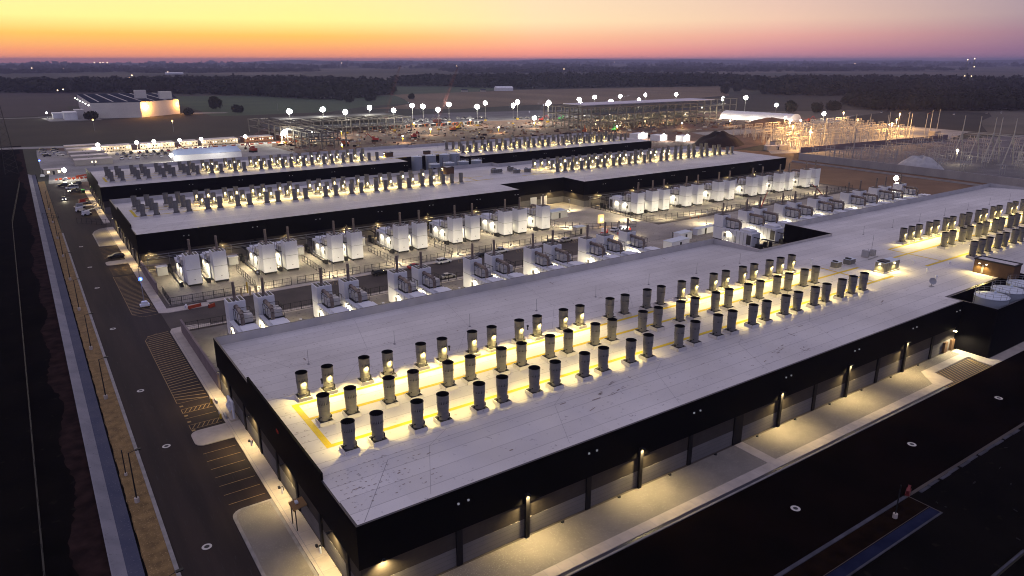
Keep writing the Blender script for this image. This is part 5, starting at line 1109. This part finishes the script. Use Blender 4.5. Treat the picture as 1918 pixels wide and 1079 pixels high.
def crane(label, x, y, tx, ty, tz, c='machine_red'):
    r = thing('crawler_crane', label, 'crane', (x, y, 0)); d = Vector((tx-x, ty-y, tz-3)); Lg = d.length; d.normalize(); u = d.cross(Vector((0, 0, 1))).normalized(); w = d.cross(u)
    b = MB(); p0 = Vector((0, 0, 3)); nseg = int(Lg/2.2)
    cs = [(u*s+w*q) for s, q in ((1, 1), (1, -1), (-1, -1), (-1, 1))]
    for i in range(nseg):
        f0, f1 = i/nseg, (i+1)/nseg; r0, r1 = (.9*min(1, (1-f0)*4+.25), .9*min(1, (1-f1)*4+.25))
        for k in range(4):
            A, B = p0+d*Lg*f0+cs[k]*r0, p0+d*Lg*f1+cs[k]*r1; b.bar(A, B, .09); b.bar(A, p0+d*Lg*f1+cs[(k+1) % 4]*r1, .05)
    b.build('boom', c, r); MB().bar((0, 0, 3), tuple(Vector((-3.5, 0, 9))), .3).bar((-3.5, 0, 9), tuple(p0+d*Lg), .04).build('mast', c, r)
    MB().box(-3, 3, -3, -1.6, 0, 1.3).box(-3, 3, 1.6, 3, 0, 1.3).build('tracks', 'tyre', r); MB().box(-4.5, 3, -1.5, 1.5, 1.4, 4).build('cab', c, r)
crane('red lattice boom crane rising right of centre above the tan field', 344, 636, 371, 640, 54, 'crane_dark'); crane('thin dark red crane boom rising over the left of the yard', 312, 690, 337, 700, 54, 'crane_dark')
# mounds
def mound(name, label, x, y, rx, ry, h, m, seed):
    rnd = random.Random(seed); b = MB(); nx_ = 26; na = 40; off = [rnd.uniform(0, 6.28) for _ in range(8)]
    def H_(f, a): return h*max(0, (1-f**2.2))*(1+.10*math.sin(3*a+off[0])+.06*math.sin(7*a+off[1]+f*5)+.05*math.sin(f*13+off[2]))
    P = [[(rx*f*(1+.08*math.sin(2*a+off[3])+.05*math.sin(5*a+off[4]))*math.cos(a), ry*f*(1+.08*math.sin(2*a+off[3])+.05*math.sin(5*a+off[4]))*math.sin(a), H_(f, a)-.02) for a in [2*math.pi*i/na for i in range(na)]] for f in [max(.001, k/nx_) for k in range(nx_+1)]]
    for k in range(nx_):
        for i in range(na): j = (i+1) % na; b.face([P[k][i], P[k+1][i], P[k+1][j], P[k][j]])
    o = b.build(name, m, loc=(x, y, 0), smooth=True); return tag(o, label, 'mound')
mound('earth_mound', 'dark rounded earth mound behind the end of the middle hall', 428, 356, 19.5, 17, 8.6, 'mound_soil', 1); mound('earth_mound', 'long brown earth heap behind the lit substation', 590, 432, 40, 18, 7, 'soil_orange', 2)
mound('sand_pile', 'pale grey sand pile beside the concrete wall', 433, 211, 9, 12, 6.2, 'sand', 3); mound('earth_mound', 'low reddish earth heap left of the bright floodlight', 375, 470, 8, 5, 2.4, 'soil_red', 4)
mound('earth_mound', 'small brown earth heap before the larger steel frame', 515, 470, 14, 8, 3.2, 'soil_site', 5)
# bright dome tent
r = thing('dome_tent', 'brightly lit white ribbed dome tent at the far right of the yard', 'tent', (642, 484, 0), R(10.4)); r.scale = (1, .84, .74)
b = MB(); n1, n2 = 26, 12
for k in range(n1):
    for i in range(n2):
        a0, a1 = math.pi*i/n2, math.pi*(i+1)/n2
        def P_(k_, a): y = -46+92*k_/n1; q = 13*(1-.03*(k_ % 2)); return (q*math.cos(a), y, 11*(1-.03*(k_ % 2))*math.sin(a)**.8 if math.sin(a) > 0 else 0)
        b.face([P_(k, a0), P_(k+1, a0), P_(k+1, a1), P_(k, a1)])
b.build('canopy', 'tent_white', r); MB().face([(13*math.cos(math.pi*i/n2), -46, max(0, 11*max(0, math.sin(math.pi*i/n2))**.8)) for i in range(n2+1)]).face([(13*math.cos(math.pi*i/n2), 46, max(0, 11*max(0, math.sin(math.pi*i/n2))**.8)) for i in range(n2, -1, -1)]).build('end_wall', 'tent_white', r)
for y in (-44, -20, 4, 28, 46): lamp(r, (-19, y-4, 2.0), 4200, (1, .93, .75), typ='POINT', rad=.6)
lamp(r, (-14, -58, 4), 3500, (1, .9, .65), typ='POINT', rad=.6); MB().ball((-14, -60, 4.5), 1.2).build('lamp_globe', 'glow_white', r); MB().ball((-20, -52, 4.5), .8).build('lamp_globe', 'glow_white', r)
for i, (x, y, w, d) in enumerate(((408, 420, 14, 8), (412, 402, 10, 9), (424, 388, 9, 7))):
    r = shed('white lit storage tent behind the farthest hall, %s of three' % ('left one', 'middle one', 'right one')[i], x, y, w, d, 4.2, .2, 'tent_white', 'tent_white', 'storage_tent'); lamp(r, (-2, -d/2-4, 4), 6500, COOL, typ='POINT', rad=.5); MB().ball((-2, -d/2-1.2, 4.8), .9).build('lamp_globe', 'glow_white', r)
# ------------------------------------------------------------------ substations
bay = None; kx = 0
for iy, y in enumerate((306, 318, 331, 345, 360, 376, 393)):
    for ix in range(13):
        x = 446+iy*8+13*ix+rr.uniform(-1.5, 1.5)
        if x > 665+iy*4: continue
        if bay is None:
            bay = thing('switchgear_bay', 'gold lit bus frame with insulators inside the lit substation', 'switchgear', (x, y, 0), 0, 'bus frames in the lit substation')
            b = MB()
            for s in (-4.5, 4.5): b.bar((s, 0, 0), (s, 0, 8.5), .35)
            b.bar((-4.5, 0, 8.4), (4.5, 0, 8.4), .4); b.bar((-4.5, 0, 6.6), (4.5, 0, 6.6), .22); b.build('frame', 'trailer_wall', bay)
            b = MB()
            for s in (-2.8, 0, 2.8): b.cyl((s, 2.5, 2.2), (s, 2.5, 4.6), .3, .2, n=6); b.bar((s, 2.5, 0), (s, 2.5, 2.2), .3); b.cyl((s, 0, 8.3), (s, 0, 6.9), .22, n=6); b.bar((s, -4, 4.7), (s, 5, 4.7), .14); b.bar((s, 2.5, 4.6), (s, 0, 7), .1)
            b.build('insulators', 'unit_grey', bay)
        else: dup(bay, (x, y, 0), None)
for i, (x, y) in enumerate(((452, 298), (505, 352), (560, 300), (600, 318), (640, 390), (545, 385), (478, 330), (668, 352))):
    r = thing('yard_light', 'amber lamp on a pole in the lit substation, %s counted from the left' % ORD[[1, 4, 3, 5, 8, 6, 2, 7][i]], 'lamp post', (x, y, 0), 0, 'amber lamps of the lit substation'); MB().cyl((0, 0, 0), (0, 0, 13), .18, n=6).build('pole', 'galvanised', r); MB().box(-1.1, 1.1, -.35, .35, 13, 13.35).ball((0, 0, 13.3), .7).build('lamp_head', 'glow_sodium', r); lamp(r, (0, -.3, 12.2), 62000, (1, .54, .17), typ='POINT', rad=.4)
for i, (x, y, h) in enumerate(((471, 299, 21), (493, 296, 21), (522, 296, 22), (539, 292, 21), (552, 298, 22), (569, 290, 21), (584, 300, 21), (596, 292, 20), (457, 301, 21), (510, 300, 22), (620, 300, 21), (640, 304, 21))):
    o = MB().cyl((0, 0, 0), (0, 0, h), .42, .2, n=8).cyl((0, 0, 0), (0, 0, .5), .7, n=8).build('steel_mast', 'mast_grey', loc=(x, y, 0)); tag(o, 'tall slim steel mast along the front of the lit substation', 'mast', 'masts of the lit substation')
o = thing('street_light', 'tall lamp mast with an amber head at the corner of the concrete wall', 'lamp post', (442, 259, 0)); MB().cyl((0, 0, 0), (0, 0, 23.5), .4, .22, n=8).build('pole', 'galvanised', o); MB().box(-1, 1, -.3, .3, 23.4, 23.8).ball((0, 0, 23.8), .75).build('lamp_head', 'glow_sodium', o); lamp(o, (0, 0, 22), 3500, (1, .68, .32), typ='POINT', rad=.4)
gan = None
for i, y in enumerate((217, 208, 199, 196, 188, 181, 172, 160)):
    lab = 'tall a-frame gantry mast in the unlit substation, %s from the left' % ORD[i+1]
    if gan is None:
        gan = thing('gantry_mast', lab, 'mast', (490, y, 0), 0, 'gantry masts of the unlit substation'); b = MB(); b.cyl((0, 0, 12), (0, 0, 27), .42, .22, n=8); b.cyl((-5.5, 1, 0), (0, 0, 17.5), .36, .32, n=8); b.cyl((3.5, -1, 0), (0, 0, 17), .36, .32, n=8); b.build('leg', 'mast_grey', gan)
        MB().bar((0, 0, 16.5), (0, -9, 16.5), .45).bar((0, 0, 17.3), (0, -9, 17.3), .2).build('beam', 'mast_grey', gan)
    else: dup(gan, (490+rr.uniform(-2, 2), y, 0), None, lab)
pst = None
for iy in range(15):
    for ix in range(8):
        x = 424+ix*24+rr.uniform(-4, 4)+iy*1.5; y = 276-iy*9.5+rr.uniform(-2, 2)
        if pst is None:
            pst = thing('bus_support', 'grey bus support with porcelain posts in the unlit substation', 'bus support', (x, y, 0), 0, 'bus supports in the unlit substation'); b = MB()
            for s in (-3, 0, 3): b.bar((s, 0, 0), (s, 0, 3.6), .22)
            b.bar((-3.4, 0, 3.6), (3.4, 0, 3.6), .28); b.bar((-3, 0, 0), (-3, .2, 6.8), .2); b.build('stand', 'mast_grey', pst); b = MB()
            for s in (-3, 0, 3): b.cyl((s, 0, 3.7), (s, 0, 5.4), .26, .18, n=6)
            for s in (-3, 0, 3): b.bar((s, -3.5, 5.5), (s, 3.5, 5.5), .12)
            b.build('insulators', 'unit_grey', pst)
        elif rr.random() < .85: dup(pst, (x, y, 0), rr.choice((0, 1.57)))
for i, (x, y) in enumerate(((463, 206), (500, 178), (498, 171), (520, 158), (534, 160), (467, 150))):
    r = thing('yard_light', 'pale lamp on a short pole in the unlit substation, %s from the left' % ORD[i+1], 'lamp post', (x, y, 0), 0, 'pale lamps of the unlit substation'); MB().cyl((0, 0, 0), (0, 0, 8.2), .16, n=6).build('pole', 'galvanised', r); MB().ball((0, 0, 8.4), .75).build('lamp_head', 'glow_warm', r); lamp(r, (0, -.3, 7), 3500, NEUT, typ='POINT', rad=.4)
shed('grey ribbed control cabin at the edge of the lit substation', 455, 327, 8, 4, 3.4, .1, 'unit_grey', 'dark_metal', 'control_cabin'); shed('long low white cabin on the orange ground before the lit substation', 436, 312, 18, 4, 3, -.3, 'trailer_wall', 'trailer_roof', 'control_cabin')
shed('pale box cabin at the right end of the lit substation', 612, 292, 9, 5, 5, 0, 'trailer_wall', 'trailer_wall', 'control_cabin')
for i, (x, y, c) in enumerate(((850, 470, 'car_white'), (856, 440, 'car_white'), (872, 425, 'machine_red'), (885, 405, 'car_white'), (930, 390, 'car_silver'), (955, 385, 'car_white'))):
    car(('white van parked in the dark field beyond the masts, far left', 'white van beyond the masts, second from the left', 'red van parked beyond the masts', 'white van beyond the masts, right of the red one', 'grey van far right beyond the masts, left of a pair', 'white van far right beyond the masts')[i], x, y, .4, c, 'van', cat='van')

# ------------------------------------------------------------------ woods, trees, hills
def inside(poly, x, y):
    x, y = np.asarray(x), np.asarray(y); r = np.zeros(x.shape, bool); n = len(poly)
    for i in range(n):
        (x0, y0), (x1, y1) = poly[i], poly[(i+1) % n]
        if y0 == y1: continue
        c = ((y0 > y) != (y1 > y)) & (x < (x1-x0)*(y-y0)/(y1-y0)+x0); r ^= c
    return r
def leaf_mesh(name, centers, radii, heights, cards, rs, core=True, csz=(.16, .30)):
    V, Fq = [], []; nb = 0
    nu, nv = 7, 5
    th = np.linspace(0, 2*np.pi, nu, endpoint=False); ph = np.linspace(.12, np.pi-.12, nv)
    ux = (np.sin(ph)[:, None]*np.cos(th)).ravel(); uy = (np.sin(ph)[:, None]*np.sin(th)).ravel(); uz = np.repeat(-np.cos(ph), nu)
    q = np.array([[k*nu+i, k*nu+(i+1) % nu, (k+1)*nu+(i+1) % nu, (k+1)*nu+i] for k in range(nv-1) for i in range(nu)])
    n = len(centers); c = np.asarray(centers); r = np.asarray(radii); h = np.asarray(heights)
    if core:
        s = rs.uniform(.62, .98, (n, nu*nv))
        X = c[:, 0, None]+r[:, None]*ux*s; Y = c[:, 1, None]+r[:, None]*uy*s; Z = (h*.56)[:, None]+(h*.46)[:, None]*uz*s
        V.append(np.stack([X, Y, Z], -1).reshape(-1, 3)); Fq.append((q[None]+(np.arange(n)*nu*nv)[:, None, None]).reshape(-1, 4)); nb = n*nu*nv
    m = n*cards; idx = np.repeat(np.arange(n), cards)
    d = rs.normal(size=(m, 3)); d /= np.linalg.norm(d, axis=1)[:, None]; k = rs.uniform(.78, 1.16, m)
    P = np.stack([c[idx, 0]+d[:, 0]*r[idx]*k, c[idx, 1]+d[:, 1]*r[idx]*k, h[idx]*.58+d[:, 2]*h[idx]*.46*k], -1)
    a = rs.normal(size=(m, 3)); a /= np.linalg.norm(a, axis=1)[:, None]; b_ = np.cross(a, d); b_ /= np.linalg.norm(b_, axis=1)[:, None]+1e-6
    sz = (r[idx]*rs.uniform(*csz, m))[:, None]
    Q = np.stack([P-a*sz-b_*sz, P+a*sz-b_*sz*.6, P+a*sz*.8+b_*sz, P-a*sz+b_*sz*.7], 1).reshape(-1, 3)
    V.append(Q); Fq.append(np.arange(m*4).reshape(m, 4)+nb)
    V = np.concatenate(V); Fq = np.concatenate(Fq)
    me = bpy.data.meshes.new(name); me.vertices.add(len(V)); me.vertices.foreach_set('co', V.astype(np.float32).ravel())
    me.loops.add(Fq.size); me.loops.foreach_set('vertex_index', Fq.astype(np.int32).ravel()); me.polygons.add(len(Fq))
    me.polygons.foreach_set('loop_start', np.arange(0, Fq.size, 4, dtype=np.int32)); me.update(calc_edges=True); me.materials.append(MATS['leaf']); return me
def wood(label, poly, n, rmin, rmax, seed, cards=26, hh=(13, 21)):
    rs = np.random.RandomState(seed); xs = [p[0] for p in poly]; ys = [p[1] for p in poly]; pts = []
    while len(pts) < n:
        x = rs.uniform(min(xs), max(xs), 6000); y = rs.uniform(min(ys), max(ys), 6000); d = np.hypot(x, y); dm = np.hypot(np.array(xs), np.array(ys)).min()
        k = inside(poly, x, y) & (rs.uniform(size=6000) < (dm/d)**2.2); pts += list(zip(x[k], y[k]))
    c = np.array(pts[:n]); d = np.hypot(c[:, 0], c[:, 1])
    r = rs.uniform(rmin, rmax, n)*(1+(d-d.min())/d.min()*.5); h = rs.uniform(hh[0], hh[1], n)
    o = bpy.data.objects.new('wood', leaf_mesh('wood', c, r, h, cards, rs)); COL.objects.link(o); kind(o, 'stuff', label); o['category'] = 'wood'; return o
wood('dark wood stretching behind the warehouse at the left', [(-150, 1765), (113, 1640), (252, 1471), (352, 1320), (401, 1125), (480, 1140), (573, 1227), (640, 1400), (700, 1560), (640, 1900), (300, 2050), (-150, 2100)], 2000, 6, 12, 1, 30, (9, 23))
wood('dark wood beyond the tan field in the middle', [(760, 1680), (848, 1480), (905, 1330), (966, 1294), (1208, 1246), (1400, 1180), (1240, 960), (1330, 900), (1750, 1400), (1900, 1750), (1400, 1950), (1000, 1950)], 2000, 6, 12, 2, 30, (9, 23))
wood('dark wood at the right beyond the dark field', [(1130, 850), (1194, 732), (1325, 690), (1706, 654), (2300, 900), (1900, 1350), (1400, 1050)], 1700, 5, 11, 3, 30, (8, 21))
wood('near black line of trees at the right edge', [(965, 590), (885, 500), (960, 430), (1037, 393), (1300, 450), (1453, 556), (1125, 652)], 1000, 4.5, 7.5, 4, 40, (10, 17))
wood('thin far tree lines fading in the haze', [(-200, 3900), (440, 4300), (625, 3800), (1400, 3900), (1500, 4300), (800, 5200), (-200, 5200)], 380, 16, 34, 5, 14, (7, 12))
wood('far wood in the haze at the right', [(1700, 2900), (2600, 2600), (3400, 2400), (4800, 2100), (5600, 3000), (3600, 4600), (2300, 4300)], 700, 14, 30, 6, 14, (8, 14))
wood('scattered tree belts far off along the horizon', [(-1500, 6000), (9000, 2500), (12000, 6000), (9000, 11000), (3000, 13000), (-1500, 13000)], 420, 40, 100, 7, 10, (6, 10))
TREES = [(66, 884, 7, 9, 'dark bush at the left corner of the pale warehouse'), (163, 890, 6, 8, 'dark bush before the orange lit warehouse wall'), (212, 985, 7, 16, 'dark upright tree right of the warehouse'), (220, 905, 6, 9, 'dark round tree in the green field'), (420, 1090, 9, 15, 'tree at the edge of the green field, left of three'), (411, 1030, 8, 13, 'tree at the edge of the green field, front of three'), (447, 1041, 8, 12, 'tree at the edge of the green field, right of three'), (526, 1059, 6, 9, 'lone small tree in the tan field'),
         (1089, 902, 9, 18, 'tall dark tree at the right end of the tan field'), (1181, 950, 9, 17, 'dark tree behind the one at the right end of the tan field'), (1147, 862, 8, 14, 'dark tree right of the tan field end'), (766, 535, 8, 14, 'tree behind the bright dome, left of three'), (785, 512, 7, 12, 'tree behind the bright dome, middle of three'), (832, 521, 8, 12, 'tree behind the bright dome, right of three')]
rs = np.random.RandomState(11)
for x, y, rad, h, lab in TREES:
    r = thing('tree', lab, 'tree', (x, y, 0)); n = 9
    cs = [(rs.normal(0, rad*.32), rs.normal(0, rad*.32)) for _ in range(n)]
    me = leaf_mesh('crown', cs, rs.uniform(.4, .6, n)*rad, rs.uniform(.75, 1.0, n)*h, 120, rs, True, (.12, .24)); o = bpy.data.objects.new('crown', me); COL.objects.link(o); o.parent = r
    b = MB(); b.cyl((0, 0, 0), (0, 0, h*.55), .45, .2, n=7)
    for a in range(4): b.cyl((0, 0, h*.3), (rad*.4*math.cos(a*1.6), rad*.4*math.sin(a*1.6), h*.6), .18, .07, n=5)
    b.build('trunk', 'bark', r)
for i, (x, y, w, d, h, l) in enumerate(((830, 1250, 36, 16, 9, 'white marquee like barn alone at the far side of the tan field'), (769, 1231, 10, 8, 5, 'small farm building left of the white barn, nearer'), (738, 1251, 12, 8, 5, 'small farm building left of the white barn, farther'), (545, 1246, 10, 8, 5, 'lit farmhouse at the end of the left wood'), (560, 1275, 12, 8, 5, 'pale farmhouse behind the lit one by the wood'), (1450, 1010, 14, 10, 5, 'small pale house among trees right of the tan field'), (1480, 980, 12, 9, 5, 'second pale house among trees right of the tan field'), (600, 3480, 70, 30, 9, 'long white shed far off beyond the left wood'), (351, 2875, 16, 12, 6, 'house with a lit window beyond the left wood'))):
    r = thing('farm_building', l, 'building', (x, y, 0), -.3); MB().box(-w/2, w/2, -d/2, d/2, 0, h*.6).build('wall', 'unit_white' if i in (0, 7) else 'trailer_wall', r)
    b = MB(); z0, z1 = h*.6, h; b.face([(-w/2, -d/2-.3, z0), (w/2, -d/2-.3, z0), (w/2, 0, z1), (-w/2, 0, z1)]); b.face([(w/2, d/2+.3, z0), (-w/2, d/2+.3, z0), (-w/2, 0, z1), (w/2, 0, z1)]); b.face([(w/2, -d/2-.3, z0), (w/2, d/2+.3, z0), (w/2, 0, z1)]); b.face([(-w/2, d/2+.3, z0), (-w/2, -d/2-.3, z0), (-w/2, 0, z1)]); b.build('roof', 'tent_white' if i in (0, 7) else 'shed_roof', r)
    if i in (3, 8): MB().box(-1, 1, -d/2-.3, -d/2-.05, 1, 2.6).build('window', 'glow_sodium', r)
b = MB(); rnd = random.Random(9)   # low ridge on the horizon
prevp = None
for k in range(141):
    az = R(-60+k); 
    rel = (k-60)+YAW*0; 
    az = R(-20+k*1.0); rr0 = 14600; hgt = 52+16*math.sin(k*.21+1)+9*math.sin(k*.57)+4*math.sin(k*1.7)
    e0 = min(1, max(0, (math.degrees(az)-13)/6)); hgt = hgt*e0+2
    pts = [(rr0*math.sin(az), rr0*math.cos(az), -1), ((rr0+700)*math.sin(az), (rr0+700)*math.cos(az), hgt), ((rr0+1700)*math.sin(az), (rr0+1700)*math.cos(az), hgt*.8), ((rr0+2200)*math.sin(az), (rr0+2200)*math.cos(az), -1)]
    if prevp:
        for i in range(3): b.face([prevp[i], pts[i], pts[i+1], prevp[i+1]])
    prevp = pts
kind(b.build('hills', 'leaf', smooth=True))
T0 = [(817, 14000), (1215, 13900), (1296, 13900), (1708, 13800), (134, 5497), (269, 4871), (2103, 6162), (4111, 10507), (8300, 11100), (9300, 10300), (551, 4044), (358, 2869), (70, 1544), (81, 1588), (5900, 2620), (8100, 4880), (583, 3529), (1564, 816), (460, 1330), (1340, 13900), (1400, 13900), (3000, 5200), (2600, 3300), (1900, 1700)]
me = MB().ball((0, 0, 0), 1).mesh('distant_lamp', 'glow_town')
for x, y in T0:
    o = bpy.data.objects.new('distant_lamp', me); COL.objects.link(o); d = math.hypot(x, y); s = max(.9, d/1500); o.scale = (s, s, s); o.location = (x, y, 7+s); tag(o, 'tiny lamp twinkling in the hazy distance below the horizon', 'lamp', 'distant lamps below the horizon')
for i, (x, y, h, l) in enumerate(((1640, 730, 62, 'thin radio mast with red lamps at the far right'), (1700, 770, 60, 'second thin mast behind the radio mast at the far right'), (-7, 480, 46, 'dark lattice pylon cut by the left edge of the picture'))):
    r = thing('lattice_tower', l, 'tower', (x, y, 0)); b = MB(); w0 = 3.2
    for k in range(14):
        z0, z1 = h*k/14, h*(k+1)/14; a, c = w0*(1-.85*k/14), w0*(1-.85*(k+1)/14)
        for q in range(4):
            s = ((1, 1), (1, -1), (-1, -1), (-1, 1))[q]; s2 = ((1, 1), (1, -1), (-1, -1), (-1, 1))[(q+1) % 4]; b.bar((s[0]*a, s[1]*a, z0), (s[0]*c, s[1]*c, z1), .2); b.bar((s[0]*a, s[1]*a, z0), (s2[0]*c, s2[1]*c, z1), .1)
    b.build('lattice', 'galvanised' if i < 2 else 'fence_black', r)
    if i < 2:
        for z in (h, h*.45): MB().ball((0, 0, z), .9).build('beacon', 'glow_town', r)
# ------------------------------------------------------------------ dusk haze
b = MB(); b.box(-17600, 17600, -17600, 17600, -1.3, 84)
hm = bpy.data.materials.new('haze'); hm.use_nodes = True; t = hm.node_tree; t.nodes.clear(); ou = t.nodes.new('ShaderNodeOutputMaterial'); pv = t.nodes.new('ShaderNodeVolumePrincipled')
pv.inputs['Color'].default_value = (.54, .55, .88, 1); pv.inputs['Density'].default_value = 1.0e-4; pv.inputs['Anisotropy'].default_value = .25; t.links.new(pv.outputs[0], ou.inputs['Volume'])
MATS['haze'] = hm; kind(b.build('haze', 'haze'), 'stuff', 'thin dusk haze over the plain')
